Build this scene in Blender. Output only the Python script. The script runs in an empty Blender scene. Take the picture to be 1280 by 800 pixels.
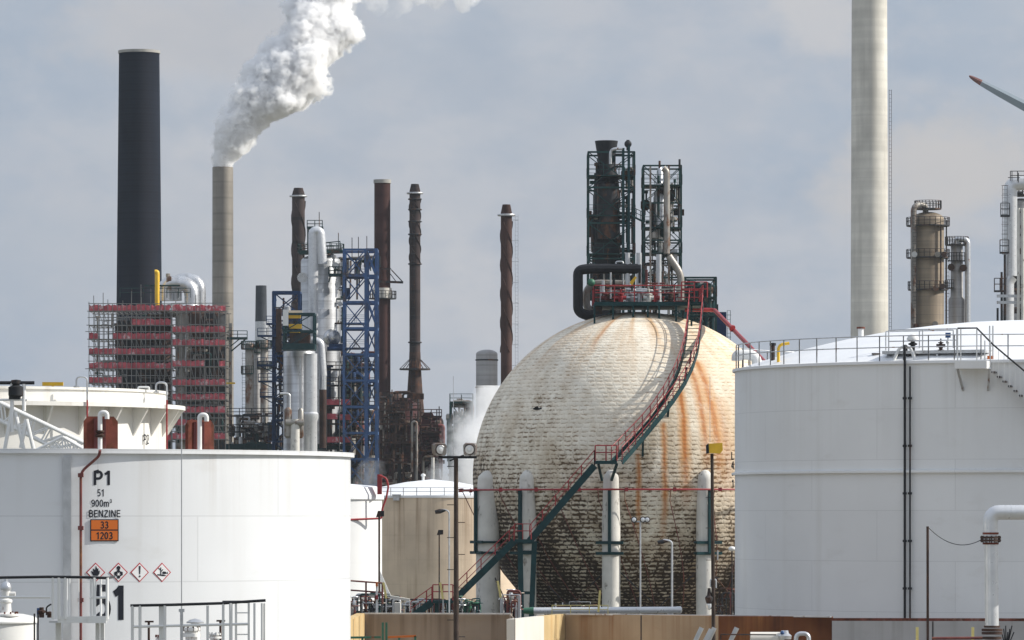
import bpy, math, random
from mathutils import Vector, Matrix
random.seed(7)
RAD = math.radians
SC = bpy.context.scene
COL = SC.collection

# ------------------------------------------------------------------ camera
F = 5800.0                     # focal length in pixels of the 1280 px wide photograph
HZ = 645.0                     # row of the horizon
CZ = 10.5                      # height of the camera above the ground
cam_d = bpy.data.cameras.new('camera')
cam = bpy.data.objects.new('camera', cam_d); COL.objects.link(cam)
cam.location = (0, 0, CZ); cam.rotation_euler = (RAD(90), 0, 0)
cam_d.sensor_width = 36; cam_d.lens = F / 1280 * 36
cam_d.shift_y = (HZ - 400) / 1280
cam_d.clip_start = 1; cam_d.clip_end = 20000
SC.camera = cam

# ------------------------------------------------------------------ sun, sky, exposure
SUN_AZ, SUN_EL = RAD(1.5), RAD(35)          # azimuth measured from +X towards +Y
SDIR = Vector((math.cos(SUN_EL) * math.cos(SUN_AZ), math.cos(SUN_EL) * math.sin(SUN_AZ), math.sin(SUN_EL)))
sun_d = bpy.data.lights.new('sun', 'SUN'); sun_d.energy = 4.8; sun_d.angle = RAD(0.6); sun_d.color = (1.0, .955, .88)
sun = bpy.data.objects.new('sun', sun_d); COL.objects.link(sun)
sun.rotation_euler = SDIR.to_track_quat('Z', 'Y').to_euler()

W = bpy.data.worlds.new('World'); SC.world = W; W.use_nodes = True
wt = W.node_tree; wt.nodes.clear()
def wn(t, **k):
    n = wt.nodes.new(t)
    for a, b in k.items(): setattr(n, a, b)
    return n
sky = wn('ShaderNodeTexSky', sky_type='NISHITA', sun_disc=False)
sky.sun_elevation = SUN_EL; sky.sun_rotation = RAD(90) - SUN_AZ; sky.air_density = 1.3; sky.dust_density = 2.5
wtc = wn('ShaderNodeTexCoord')
def wnoise(scale, mapping, det=6, rough=.55, w=0):
    m = wn('ShaderNodeMapping'); m.inputs['Scale'].default_value = mapping; m.inputs['Location'].default_value = (w, w * .7, w * .3)
    wt.links.new(wtc.outputs['Generated'], m.inputs[0])
    n = wn('ShaderNodeTexNoise'); n.inputs['Scale'].default_value = scale; n.inputs['Detail'].default_value = det; n.inputs['Roughness'].default_value = rough
    wt.links.new(m.outputs[0], n.inputs['Vector']); return n
def wramp(src, stops):
    r = wn('ShaderNodeValToRGB'); cr = r.color_ramp
    while len(cr.elements) < len(stops): cr.elements.new(.5)
    for e, (p, c) in zip(cr.elements, stops): e.position = p; e.color = (c, c, c, 1) if not hasattr(c, '__len__') else (*c, 1)
    wt.links.new(src, r.inputs[0]); return r
def wmix(f, a, b):
    m = wn('ShaderNodeMix', data_type='RGBA')
    if isinstance(f, float): m.inputs[0].default_value = f
    else: wt.links.new(f, m.inputs[0])
    for i, v in ((6, a), (7, b)):
        if isinstance(v, tuple): m.inputs[i].default_value = (*v, 1)
        else: wt.links.new(v, m.inputs[i])
    return m.outputs[2]
n1 = wnoise(9, (1, 1, 1.7), 5, .5, 3.1)
n2 = wnoise(3.2, (1, 1, 2.0), 6, .55, 8.3)
veil = wmix(wramp(n1.outputs[0], [(.38, 0.), (.66, 1.)]).outputs[0], (3.5, 4.15, 5.2), (4.25, 4.7, 5.5))
cumulus = wramp(n2.outputs[0], [(.50, 0.), (.66, 1.)])
cloud = wmix(cumulus.outputs[0], veil, (5.5, 5.5, 5.8))
n3 = wnoise(26, (1, 1, 1.5), 7, .6, 1.7)
cloud = wmix(wramp(n3.outputs[0], [(.50, 0.), (.68, .40)]).outputs[0], cloud, (5.0, 5.05, 5.5))
# a few brighter, warmer banks of cloud, torn at their edges
sx = wn('ShaderNodeSeparateXYZ'); wt.links.new(wtc.outputs['Generated'], sx.inputs[0])
def wmath(op, a, b=0.):
    m = wn('ShaderNodeMath', operation=op)
    for i, v in enumerate((a, b)):
        if isinstance(v, (int, float)): m.inputs[i].default_value = v
        else: wt.links.new(v, m.inputs[i])
    return m.outputs[0]
un = wmath('DIVIDE', sx.outputs[0], sx.outputs[1]); vn = wmath('DIVIDE', sx.outputs[2], sx.outputs[1])
nb = wnoise(38, (1, 1, 1.3), 8, .62, 5.7)
mot = wnoise(75, (1, 1, 1.6), 7, .58, 2.9)         # small mottling in the cloud sheet
cloud = wmix(wramp(mot.outputs[0], [(.42, 0.), (.66, .55)]).outputs[0], cloud, (4.9, 5.05, 5.55))
mo2 = wnoise(48, (1, 1, 1.8), 6, .55, 9.4)
cloud = wmix(wramp(mo2.outputs[0], [(.46, 0.), (.68, .55)]).outputs[0], cloud, (3.3, 3.95, 5.0))
for px, py, wx, wy, am, cc in ((250,45,150,60,.55,(5.1,4.95,5.1)),(1190,215,120,85,.75,(5.5,5.25,5.2)),(1015,10,60,45,.7,(5.9,5.7,5.75)),(760,330,200,90,.25,(4.6,4.8,5.4)),(500,260,260,120,.30,(4.1,4.5,5.3)),(60,300,200,110,.5,(4.2,4.6,5.3)),(620,110,150,60,.45,(3.6,4.1,5.0)),(900,130,160,70,.3,(4.9,5.0,5.5)),(1230,380,150,60,.5,(3.7,4.2,5.1))):
    dx = wmath('MULTIPLY', wmath('SUBTRACT', un, (px-640)/F), F/wx); dy = wmath('MULTIPLY', wmath('SUBTRACT', vn, (HZ-py)/F), F/wy)
    d2 = wmath('SQRT', wmath('ADD', wmath('MULTIPLY', dx, dx), wmath('MULTIPLY', dy, dy)))
    e = wmath('ADD', d2, wmath('MULTIPLY', wmath('SUBTRACT', nb.outputs[0], .5), 4.2))
    mr = wn('ShaderNodeMapRange', interpolation_type='SMOOTHSTEP'); mr.inputs[1].default_value = 1.5; mr.inputs[2].default_value = .1; mr.inputs[3].default_value = 0; mr.inputs[4].default_value = am
    wt.links.new(e, mr.inputs[0]); fwd = wmath('MULTIPLY', mr.outputs[0], wmath('GREATER_THAN', sx.outputs[1], 0.))
    cloud = wmix(fwd, cloud, cc)
hz = wn('ShaderNodeMapRange'); hz.inputs[1].default_value = .07; hz.inputs[2].default_value = .0; wt.links.new(sx.outputs[2], hz.inputs[0])
full = wmix(.9, sky.outputs[0], cloud)
full = wmix(wmath('MULTIPLY', hz.outputs[0], .55), full, (3.45, 4.15, 5.05))
up = wn('ShaderNodeMapRange'); up.inputs[1].default_value = .14; up.inputs[2].default_value = .6; up.inputs[3].default_value = 1.; up.inputs[4].default_value = 1.45
wt.links.new(sx.outputs[2], up.inputs[0])          # the cloud deck is brighter overhead than along the horizon
um = wn('ShaderNodeVectorMath', operation='SCALE'); wt.links.new(full, um.inputs[0]); wt.links.new(up.outputs[0], um.inputs['Scale']); full = um.outputs[0]
bg = wn('ShaderNodeBackground'); bg.inputs[1].default_value = .1
wo = wn('ShaderNodeOutputWorld')
wt.links.new(full, bg.inputs[0]); wt.links.new(bg.outputs[0], wo.inputs[0])

SC.view_settings.view_transform = 'Standard'; SC.view_settings.look = 'None'
SC.view_settings.exposure = 0.1; SC.view_settings.gamma = 1.0
SC.view_settings.use_curve_mapping = False
SC.cycles.max_bounces = 14; SC.cycles.diffuse_bounces = 4; SC.cycles.glossy_bounces = 4; SC.cycles.volume_bounces = 14
SC.cycles.volume_step_rate = 1.0; SC.cycles.volume_max_steps = 256
SC.cycles.use_denoising = True
SC.cycles.use_adaptive_sampling = True

# ------------------------------------------------------------------ placing
def P(px, py, Y):
    return Vector(((px - 640) * Y / F, Y, CZ - (py - HZ) * Y / F))
def X(px, Y): return (px - 640) * Y / F
def Z(py, Y): return CZ - (py - HZ) * Y / F
def V(*a): return Vector(a)

ORG = {}
def tag(o, label=None, cat=None, group=None, kind=None):
    if label: o['label'] = label
    if cat: o['category'] = cat
    if group: o['group'] = group
    if kind: o['kind'] = kind
    return o
def thing(name, loc, label, cat, group=None):
    o = bpy.data.objects.new(name, None); COL.objects.link(o)
    o.location = loc; o.empty_display_size = .5
    ORG[o.name] = Vector(loc)
    return tag(o, label, cat, group)
def copy_tree(o, parent=None):
    c = o.copy(); COL.objects.link(c)
    if parent: c.parent = parent
    ORG[c.name] = ORG.get(o.name, Vector())
    for ch in list(o.children): copy_tree(ch, c)
    return c

class MB:
    """collects vertices and faces, then links them as one mesh object"""
    def __init__(s): s.v = []; s.f = []; s.sm = []; s.uv = None
    def add(s, vs, fs, smooth=False):
        n = len(s.v); s.v += [tuple(a) for a in vs]
        for f in fs: s.f.append(tuple(i + n for i in f)); s.sm.append(smooth)
    def box(s, a, b):
        x0, y0, z0 = [min(a[i], b[i]) for i in range(3)]; x1, y1, z1 = [max(a[i], b[i]) for i in range(3)]
        s.add([(x0,y0,z0),(x1,y0,z0),(x1,y1,z0),(x0,y1,z0),(x0,y0,z1),(x1,y0,z1),(x1,y1,z1),(x0,y1,z1)],
              [(3,2,1,0),(4,5,6,7),(0,1,5,4),(1,2,6,5),(2,3,7,6),(3,0,4,7)])
    def bar(s, p0, p1, w, h=None, up=None):
        p0, p1 = Vector(p0), Vector(p1); h = h or w; d = p1 - p0
        if d.length < 1e-6: return
        d.normalize(); up = Vector(up) if up else (V(0,0,1) if abs(d.z) < .95 else V(0,1,0))
        a = d.cross(up).normalized() * (w / 2); b = a.cross(d).normalized() * (h / 2)
        s.add([p0-a-b, p0+a-b, p0+a+b, p0-a+b, p1-a-b, p1+a-b, p1+a+b, p1-a+b],
              [(0,1,2,3),(7,6,5,4),(0,4,5,1),(1,5,6,2),(2,6,7,3),(3,7,4,0)])
    def tube(s, pts, r, n=8, cap=True, closed=False):
        pts = [Vector(p) for p in pts]; m = len(pts); rs = r if hasattr(r, '__len__') else [r] * m
        vs = []; prev = None
        for i, p in enumerate(pts):
            if closed: d = pts[(i+1) % m] - pts[i-1]
            else: d = pts[min(i+1, m-1)] - pts[max(i-1, 0)]
            d.normalize()
            if prev is None:
                a = d.cross(V(0,0,1) if abs(d.z) < .9 else V(0,1,0)).normalized()
            else:
                a = prev - d * prev.dot(d); a.normalize()
            prev = a; b = d.cross(a)
            for k in range(n):
                t = 2*math.pi*k/n; vs.append(p + (a*math.cos(t) + b*math.sin(t)) * rs[i])
        fs = []
        for i in range(m if closed else m-1):
            j = (i+1) % m
            for k in range(n):
                l = (k+1) % n; fs.append((i*n+k, i*n+l, j*n+l, j*n+k))
        s.add(vs, fs, True)
        if cap and not closed:
            s.f.append(tuple(len(s.v)-m*n+k for k in reversed(range(n)))); s.sm.append(False)
            s.f.append(tuple(len(s.v)-n+k for k in range(n))); s.sm.append(False)
    def pipe(s, pts, r, n=10, bend=None):
        """a tube whose corners are rounded"""
        pts = [Vector(p) for p in pts]; bend = bend or r*2.5; out = [pts[0]]
        for i in range(1, len(pts)-1):
            a, c, b = pts[i-1], pts[i], pts[i+1]
            da, db = (a-c), (b-c); l = min(bend, da.length*.49, db.length*.49)
            pa, pb = c + da.normalized()*l, c + db.normalized()*l
            for k in range(6):
                t = k/5; out.append(pa*(1-t)**2 + c*2*t*(1-t) + pb*t*t)
        out.append(pts[-1]); s.tube(out, r, n)
    def lathe(s, c, prof, n=24, a0=0, a1=2*math.pi, smooth=True):
        """prof: list of (radius, z) from bottom to top"""
        full = abs(a1-a0-2*math.pi) < 1e-6; m = n if full else n+1; vs = []
        for r, z in prof:
            for k in range(m):
                t = a0 + (a1-a0)*k/n; vs.append((c[0]+r*math.cos(t), c[1]+r*math.sin(t), c[2]+z))
        fs = []
        for i in range(len(prof)-1):
            for k in range(n):
                l = (k+1) % m; fs.append((i*m+k, i*m+l, (i+1)*m+l, (i+1)*m+k))
        s.add(vs, fs, smooth)
        if full:
            b = len(s.v)-len(vs)
            if prof[0][0] > 1e-4: s.f.append(tuple(b+k for k in reversed(range(m)))); s.sm.append(False)
            if prof[-1][0] > 1e-4: s.f.append(tuple(b+(len(prof)-1)*m+k for k in range(m))); s.sm.append(False)
    def ring(s, c, r, w, n=64):
        s.tube([(c[0]+r*math.cos(2*math.pi*k/n), c[1]+r*math.sin(2*math.pi*k/n), c[2]) for k in range(n)], w, 6, closed=True)
    def sphere(s, c, r, n=12, sc=(1,1,1)):
        prof = []
        vs = [(c[0], c[1], c[2]-r*sc[2])]
        for i in range(1, n):
            t = -math.pi/2 + math.pi*i/n
            for k in range(n*2):
                u = math.pi*k/n; vs.append((c[0]+r*sc[0]*math.cos(t)*math.cos(u), c[1]+r*sc[1]*math.cos(t)*math.sin(u), c[2]+r*sc[2]*math.sin(t)))
        vs.append((c[0], c[1], c[2]+r*sc[2])); m = n*2; fs = [(0, 1+(k+1)%m, 1+k) for k in range(m)]
        for i in range(n-2):
            for k in range(m): fs.append((1+i*m+k, 1+i*m+(k+1)%m, 1+(i+1)*m+(k+1)%m, 1+(i+1)*m+k))
        L = len(vs)-1; fs += [(1+(n-2)*m+k, 1+(n-2)*m+(k+1)%m, L) for k in range(m)]
        s.add(vs, fs, True)
    def prism(s, poly, dvec):
        """poly: list of 3D points of a planar outline, pushed along dvec"""
        d = Vector(dvec); n = len(poly); vs = [Vector(p) for p in poly] + [Vector(p)+d for p in poly]
        s.add(vs, [tuple(reversed(range(n))), tuple(range(n, 2*n))] + [(i, (i+1)%n, n+(i+1)%n, n+i) for i in range(n)])
    def rail(s, pts, h=1.1, sp=1.4, r=.025, mids=(.55,), closed=False, toe=False):
        pts = [Vector(p) for p in pts]
        if closed: pts = pts + [pts[0]]
        for z in (h,) + tuple(h*m for m in mids):
            s.tube([p + V(0,0,z) for p in pts], r, 6, cap=True)
        for a, b in zip(pts[:-1], pts[1:]):
            L = (b-a).length; k = max(1, round(L/sp))
            for i in range(k + 1):
                q = a.lerp(b, i/k); s.tube([q, q + V(0,0,h)], r, 6)
            if toe: s.bar(a + V(0,0,.09), b + V(0,0,.09), .02, .16)
    def build(s, name, mat, parent=None, origin=None, sharp=35):
        if origin is None: origin = ORG[parent.name] if parent else Vector((0,0,0))
        origin = Vector(origin)
        me = bpy.data.meshes.new(name)
        me.from_pydata([tuple(Vector(v)-origin) for v in s.v], [], s.f)
        me.polygons.foreach_set('use_smooth', s.sm)
        if s.uv:
            l = me.uv_layers.new(name='UVMap'); l.data.foreach_set('uv', [c for uv in s.uv for c in uv])
        me.update()
        if any(s.sm) and sharp: me.set_sharp_from_angle(angle=RAD(sharp))
        if isinstance(mat, (list, tuple)):
            for m in mat: me.materials.append(m)
        else: me.materials.append(mat)
        o = bpy.data.objects.new(name, me); COL.objects.link(o)
        if parent: o.parent = parent
        else: o.location = origin
        ORG[o.name] = origin
        return o

def arc(cx, cy, rx, ry, a0, a1, n=9): return [(cx+rx*math.cos(RAD(a0+(a1-a0)*k/n)), cy+ry*math.sin(RAD(a0+(a1-a0)*k/n))) for k in range(n+1)]
# upright grotesque letters: cap height 1, strokes as centre lines
GL = {
 'P': (.56, [[(.08,0),(.08,1)], [(.08,.93),(.30,.93)]+arc(.30,.69,.20,.24,90,-90)+[(.08,.45)]]),
 '1': (.50, [[(.32,0),(.32,1)], [(.32,.94),(.22,.83),(.08,.75)]]),
 '5': (.56, [[(.48,.93),(.16,.93),(.11,.53),(.20,.60)]+arc(.28,.33,.20,.26,100,-150,12)]),
 '9': (.56, [arc(.28,.68,.20,.25,0,360,16), [(.48,.68)]+arc(.27,.40,.21,.33,0,-140,8)]),
 '0': (.56, [arc(.28,.5,.20,.43,0,360,20)]),
 '3': (.56, [arc(.27,.72,.18,.21,150,-80,10)+[(.22,.52)], [(.22,.53)]+arc(.27,.28,.21,.22,85,-155,12)]),
 '2': (.56, [arc(.28,.70,.19,.23,160,-25,9)+[(.10,.07)], [(.06,.07),(.50,.07)]]),
 '4': (.56, [[(.38,0),(.38,1)], [(.38,.95),(.05,.30)], [(.03,.27),(.52,.27)]]),
 'm': (.84, [[(.08,0),(.08,.70)], [(.08,.48)]+arc(.24,.45,.15,.20,150,0,6)+[(.39,0)], [(.40,.48)]+arc(.56,.45,.15,.20,150,0,6)+[(.71,0)]]),
 'B': (.62, [[(.08,0),(.08,1)], [(.08,.93),(.30,.93)]+arc(.30,.735,.18,.195,90,-90)+[(.08,.54)], [(.08,.54),(.32,.54)]+arc(.32,.305,.21,.235,90,-90)+[(.08,.07)]]),
 'E': (.58, [[(.08,0),(.08,1)], [(.08,.93),(.52,.93)], [(.08,.52),(.48,.52)], [(.08,.07),(.53,.07)]]),
 'N': (.68, [[(.08,0),(.08,1)], [(.10,.96),(.54,.04)], [(.56,0),(.56,1)]]),
 'Z': (.58, [[(.06,.93),(.52,.93)], [(.50,.90),(.07,.10)], [(.04,.07),(.54,.07)]]),
 'I': (.26, [[(.12,0),(.12,1)]]),
 'L': (.54, [[(.08,0),(.08,1)], [(.08,.07),(.48,.07)]]),
 '-': (.36, [[(.04,.4),(.30,.4)]]),
}
def text(name, body, c, size, mat, parent, rotz=0, sx=1.0, bold=.14, align='CENTER'):
    """size: cap height; bold: stroke width as a share of it"""
    u = V(math.cos(rotz), math.sin(rotz), 0); nrm = V(math.sin(rotz), -math.cos(rotz), 0); b = MB(); x = 0; k = 0
    chars = [(ch, .5 if ch == '³' else 1.) for ch in body]
    wid = sum(GL['3' if ch == '³' else ch][0]*f + .06 for ch, f in chars) - .06
    for ch, f in chars:
        w, st = GL['3' if ch == '³' else ch]; dy = .55 if ch == '³' else 0
        for pl in st:
            hw = bold/2*(.8 if f < 1 else 1); pts = [Vector((px*f, py*f+dy, 0)) for px, py in pl]; cl = (pts[0]-pts[-1]).length < 1e-4; L = []
            for i, p in enumerate(pts):
                a = pts[i-1] if i else (pts[-2] if cl else None); e = pts[i+1] if i < len(pts)-1 else (pts[1] if cl else None)
                d = Vector((0,0,0))
                if a is not None: d += (p-a).normalized()
                if e is not None: d += (e-p).normalized()
                d.normalize(); n = Vector((-d.y*1., d.x, 0)); m = 1.
                if a is not None and e is not None: m = 1/max(.55, n.dot(Vector((-(e-p).normalized().y, (e-p).normalized().x, 0))))
                L.append((p+n*hw*m, p-n*hw*m))
            off = nrm*(.0003*k); k += 1
            q = lambda v: Vector(c) + u*((v.x+x-wid/2)*size*sx) + V(0,0,(v.y-.5)*size) + off
            vs = [q(v) for pr_ in L for v in pr_]
            b.add(vs, [(2*i, 2*i+1, 2*i+3, 2*i+2) for i in range(len(L)-1)])
        x += w*f + .06
    return b.build(name, mat, parent)

# ------------------------------------------------------------------ materials
MATS = {}
class NT:
    def __init__(s, m):
        m.use_nodes = True; s.t = m.node_tree; s.b = s.t.nodes['Principled BSDF']
        s.tc = s.n('ShaderNodeTexCoord'); s.o = s.tc.outputs['Object']
    def n(s, t, **k):
        x = s.t.nodes.new(t)
        for a, b in k.items(): setattr(x, a, b)
        return x
    def l(s, a, b): s.t.links.new(a, b)
    def put(s, sock, v):
        if isinstance(v, (int, float)): sock.default_value = v
        elif isinstance(v, tuple): sock.default_value = (*v, 1) if len(v) == 3 and sock.type == 'RGBA' else v
        else: s.l(v, sock)
    def noise(s, scale, mp=(1,1,1), det=4, rough=.55, src=None, loc=(0,0,0), dist=0):
        m = s.n('ShaderNodeMapping'); m.inputs['Scale'].default_value = mp; m.inputs['Location'].default_value = loc
        s.l(src or s.o, m.inputs[0]); x = s.n('ShaderNodeTexNoise')
        x.inputs['Scale'].default_value = scale; x.inputs['Detail'].default_value = det; x.inputs['Roughness'].default_value = rough
        x.inputs['Distortion'].default_value = dist
        s.l(m.outputs[0], x.inputs['Vector']); return x.outputs[0]
    def ramp(s, src, lo, hi, a=0., b=1.):
        x = s.n('ShaderNodeMapRange'); x.inputs[1].default_value = lo; x.inputs[2].default_value = hi
        x.inputs[3].default_value = a; x.inputs[4].default_value = b; s.l(src, x.inputs[0]); return x.outputs[0]
    def math(s, op, a, b=0., c=0.):
        x = s.n('ShaderNodeMath', operation=op); s.put(x.inputs[0], a); s.put(x.inputs[1], b); s.put(x.inputs[2], c); return x.outputs[0]
    def mix(s, f, a, b, mode='MIX'):
        x = s.n('ShaderNodeMix', data_type='RGBA', blend_type=mode); s.put(x.inputs[0], f); s.put(x.inputs[6], a); s.put(x.inputs[7], b); return x.outputs[2]
    def xyz(s, src=None):
        x = s.n('ShaderNodeSeparateXYZ'); s.l(src or s.o, x.inputs[0]); return x.outputs
    def comb(s, a, b, c):
        x = s.n('ShaderNodeCombineXYZ'); s.put(x.inputs[0], a); s.put(x.inputs[1], b); s.put(x.inputs[2], c); return x.outputs[0]
    def bump(s, h, st=.3, d=.02):
        x = s.n('ShaderNodeBump'); x.inputs['Strength'].default_value = st; x.inputs['Distance'].default_value = d; s.l(h, x.inputs['Height']); s.l(x.outputs[0], s.b.inputs['Normal'])

def mat(name, col, rough=.6, metal=0., var=.12, vs=.8, streak=None, rust=None, bump=0., bs=20, plates=None, drip=None):
    if name in MATS: return MATS[name]
    m = bpy.data.materials.new(name); t = NT(m)
    v = t.ramp(t.noise(vs, det=6), .3, .7, 1-var, 1+var)
    c = t.mix(1., tuple(col), t.comb(v, v, v), 'MULTIPLY')
    if plates:            # (radius, width, height, z offset, contrast): welded shell plates
        R, pw, ph, zo, k = plates; x = t.xyz()
        u = t.math('MULTIPLY', t.math('ARCTAN2', x[1], x[0]), R); zz = t.math('ADD', x[2], zo)
        br = t.n('ShaderNodeTexBrick'); t.l(t.comb(u, zz, 0.), br.inputs['Vector'])
        br.inputs['Scale'].default_value = 1; br.inputs['Brick Width'].default_value = pw; br.inputs['Row Height'].default_value = ph
        br.inputs['Mortar Size'].default_value = .018; br.inputs['Mortar Smooth'].default_value = .3
        br.inputs['Color1'].default_value = (1,1,1,1); br.inputs['Color2'].default_value = (1-k*.35,)*3 + (1,); br.inputs['Mortar'].default_value = (1-k*1.6,)*3 + (1,)
        c = t.mix(1., c, br.outputs[0], 'MULTIPLY')
    if streak:            # (colour, amount, scale)
        sc, am, ss = streak
        f = t.math('MULTIPLY', t.ramp(t.noise(ss, (1,1,.035), 5, .6), .5, .78), t.ramp(t.noise(ss*.25, (1,1,.4), 3, .5, loc=(4,2,1)), .4, .65, 0., am))
        c = t.mix(f, c, tuple(sc))
    if drip:              # (colour, amount, top z, length): runs that start under a rim
        dc, am, zt, ln = drip; x = t.xyz()
        f = t.math('MULTIPLY', t.ramp(t.noise(1.7, (1,1,.02), 4, .65, loc=(3,8,0)), .50, .72), t.ramp(t.math('ADD', x[2], t.math('MULTIPLY', t.noise(1.2, (1,1,.01), 3), ln)), zt-ln*.6, zt+ln*.4, 0., am))
        c = t.mix(f, c, tuple(dc))
        f = t.ramp(t.noise(.5, (1,1,2.2), 7, .65, loc=(1,2,7)), .60, .72, 0., .14); c = t.mix(f, c, tuple(dc))
    if rust:              # (colour, amount, scale): amount is the covered share
        rc, am, rs = rust
        n = t.noise(rs, (1,1,.6), 8, .65, loc=(9,3,5))
        f = t.ramp(n, .62-am*.35, .70-am*.3)
        rv = t.ramp(t.noise(rs*3, det=5), .3, .7, .6, 1.35)
        c = t.mix(f, c, t.mix(1., tuple(rc), t.comb(rv, rv, rv), 'MULTIPLY'))
    t.l(c, t.b.inputs['Base Color'])
    rr = t.ramp(t.noise(vs*2.3, det=4), .3, .7, max(.05, rough-.1), min(1., rough+.1)); t.l(rr, t.b.inputs['Roughness'])
    t.b.inputs['Metallic'].default_value = metal
    if max(col) < .13 or rough > .7: t.b.inputs['Specular IOR Level'].default_value = .2
    if bump: t.bump(t.noise(bs, det=5), bump, .02)
    MATS[name] = m; return m
RUST = (.19, .075, .03)
WHITE = (.74, .74, .72)
m_white = mat('painted white steel', WHITE, .5, var=.05, streak=((.45,.42,.36), .35, 1.6))
m_whitec = mat('painted white steel with rust specks', (.72,.71,.68), .55, var=.06, rust=(RUST, .12, 3.))
m_p1 = mat('tank shell white with plates', (.72,.735,.75), .42, var=.03, vs=.35, plates=(8.03, 5.2, 1.6, -8.9+8*1.6, .10), streak=((.42,.40,.36), .35, 1.5), drip=((.38,.34,.28), .32, 12.1, 2.2), bump=.16, bs=.45)
m_p2 = mat('tank shell cream white', (.78,.765,.72), .5, var=.03, vs=.4, plates=(7.3, 6., 2.1, 0, .06), drip=((.42,.33,.22), .4, 14.5, 3.), streak=((.5,.42,.3), .2, 1.6))
m_right = mat('tank shell grey white', (.76,.77,.765), .38, var=.05, vs=.22, plates=(13.7, 7.5, 2.25, -10.75+2.25*10, .10), streak=((.46,.45,.40), .35, .9), drip=((.42,.39,.33), .22, 17.2, 4.), bump=.2, bs=.35)
m_roof = mat('white tank roof paint', (.78,.79,.80), .5, var=.05, vs=.3, streak=((.5,.5,.5), .3, .5))
m_wt = mat('small tank shell white', (.80,.80,.79), .5, var=.03, vs=.4, plates=(5, 5., 2., 0, .04))
m_beige = mat('weathered beige tank shell', (.62,.50,.37), .75, var=.14, vs=.35, plates=(7.8, 5., 2.2, 0, .08), streak=((.20,.12,.065), .95, 1.4), drip=((.22,.13,.07), .8, 12.3, 7.), bump=.1)
m_galv = mat('galvanised steel', (.55,.56,.57), .4, .75, var=.15, vs=3, rust=(RUST, .03, 2.))
m_alu = mat('aluminium cladding', (.62,.63,.64), .33, .8, var=.12, vs=1.5, streak=((.25,.22,.2), .6, .8), bump=.15, bs=2.2)
m_clad = mat('worn insulation cladding', (.30,.28,.25), .5, .45, var=.3, vs=.7, streak=((.12,.09,.07), .9, .7), rust=((.16,.08,.045), .3, .6), bump=.3, bs=3)
m_silverpipe = mat('silver painted pipe', (.66,.67,.68), .35, .45, var=.08, vs=2, streak=((.3,.27,.24), .4, 2.))
m_red = mat('red painted steel', (.30,.022,.026), .5, var=.2, vs=2.)
m_redd = mat('faded red primer steel', (.15,.038,.034), .65, var=.3, vs=1.5, rust=(RUST, .3, 2.))
m_rustplate = mat('rusty red plate', (.17,.05,.035), .8, var=.35, vs=1.8, streak=((.30,.27,.24), 1., 2.2), rust=((.10,.035,.02), .45, 2.5), bump=.3)
m_green = mat('dark green painted steel', (.008,.040,.044), .5, var=.25, vs=1.5)
m_green2 = mat('mid green painted steel', (.03,.13,.075), .5, var=.2, vs=2., rust=(RUST, .15, 4.))
m_blue = mat('blue painted steel', (.028,.085,.22), .5, var=.25, vs=1.2, rust=((.06,.05,.06), .2, .8))
m_navy = mat('dark blue steel', (.016,.042,.11), .6, var=.25, vs=1.2)
m_black = mat('black rubber and steel', (.02,.021,.024), .55, var=.2, vs=3)
m_dark = mat('dark process steel', (.035,.037,.04), .65, .2, var=.45, vs=.7, rust=((.10,.05,.03), .35, .9))
m_darkg = mat('dark green grey steel', (.016,.050,.048), .65, var=.35, vs=.8, rust=((.09,.045,.03), .2, 1.2))
m_brown = mat('rusted brown process steel', (.060,.036,.028), .8, .1, var=.5, vs=.5, rust=((.14,.06,.032), .25, .8), bump=.3, bs=2)
m_brownred = mat('oxide red process steel', (.075,.028,.028), .75, var=.4, vs=.6, rust=((.05,.03,.03), .4, .8))
m_concrete = mat('weathered concrete', (.36,.35,.32), .85, var=.12, vs=.7, streak=((.16,.15,.13), .7, 1.2), bump=.25, bs=4)
m_leg = mat('fireproofed leg concrete', (.64,.62,.57), .85, var=.12, vs=.9, streak=((.2,.18,.14), .7, 1.8), rust=((.22,.2,.17), .12, 1.4), bump=.3, bs=5)
m_yellow = mat('yellow painted steel', (.78,.47,.02), .5, var=.12, vs=2)
m_paleyellow = mat('pale yellow tube guard', (.72,.60,.22), .5, var=.1, vs=3)
m_orange = mat('orange placard paint', (.56,.13,.012), .45, var=.05)
m_blackp = mat('black lettering paint', (.018,.02,.028), .5, var=.1, vs=8)
m_whitep = mat('white placard paint', (.78,.78,.78), .45, var=.03)
m_redp = mat('red placard paint', (.45,.03,.04), .45, var=.05)
m_glass = mat('lamp glass', (.75,.77,.78), .15, .3, var=.05)
m_net = mat('red debris netting', (.50,.105,.125), .85, var=.4, vs=.9, rust=((.60,.42,.42), .22, 1.6))
m_scaf = mat('scaffold tube', (.20,.195,.185), .5, .3, var=.3, vs=1.5)
m_board = mat('scaffold board', (.30,.27,.23), .8, var=.3, vs=1.5)
m_wood = mat('tarred brown pole', (.055,.04,.032), .8, var=.3, vs=2, streak=((.2,.14,.09), .8, 6.))
m_ground = mat('gravel and concrete yard', (.20,.185,.16), .9, var=.25, vs=.15, rust=((.07,.10,.03), .3, .05), bump=.3, bs=3)

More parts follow.
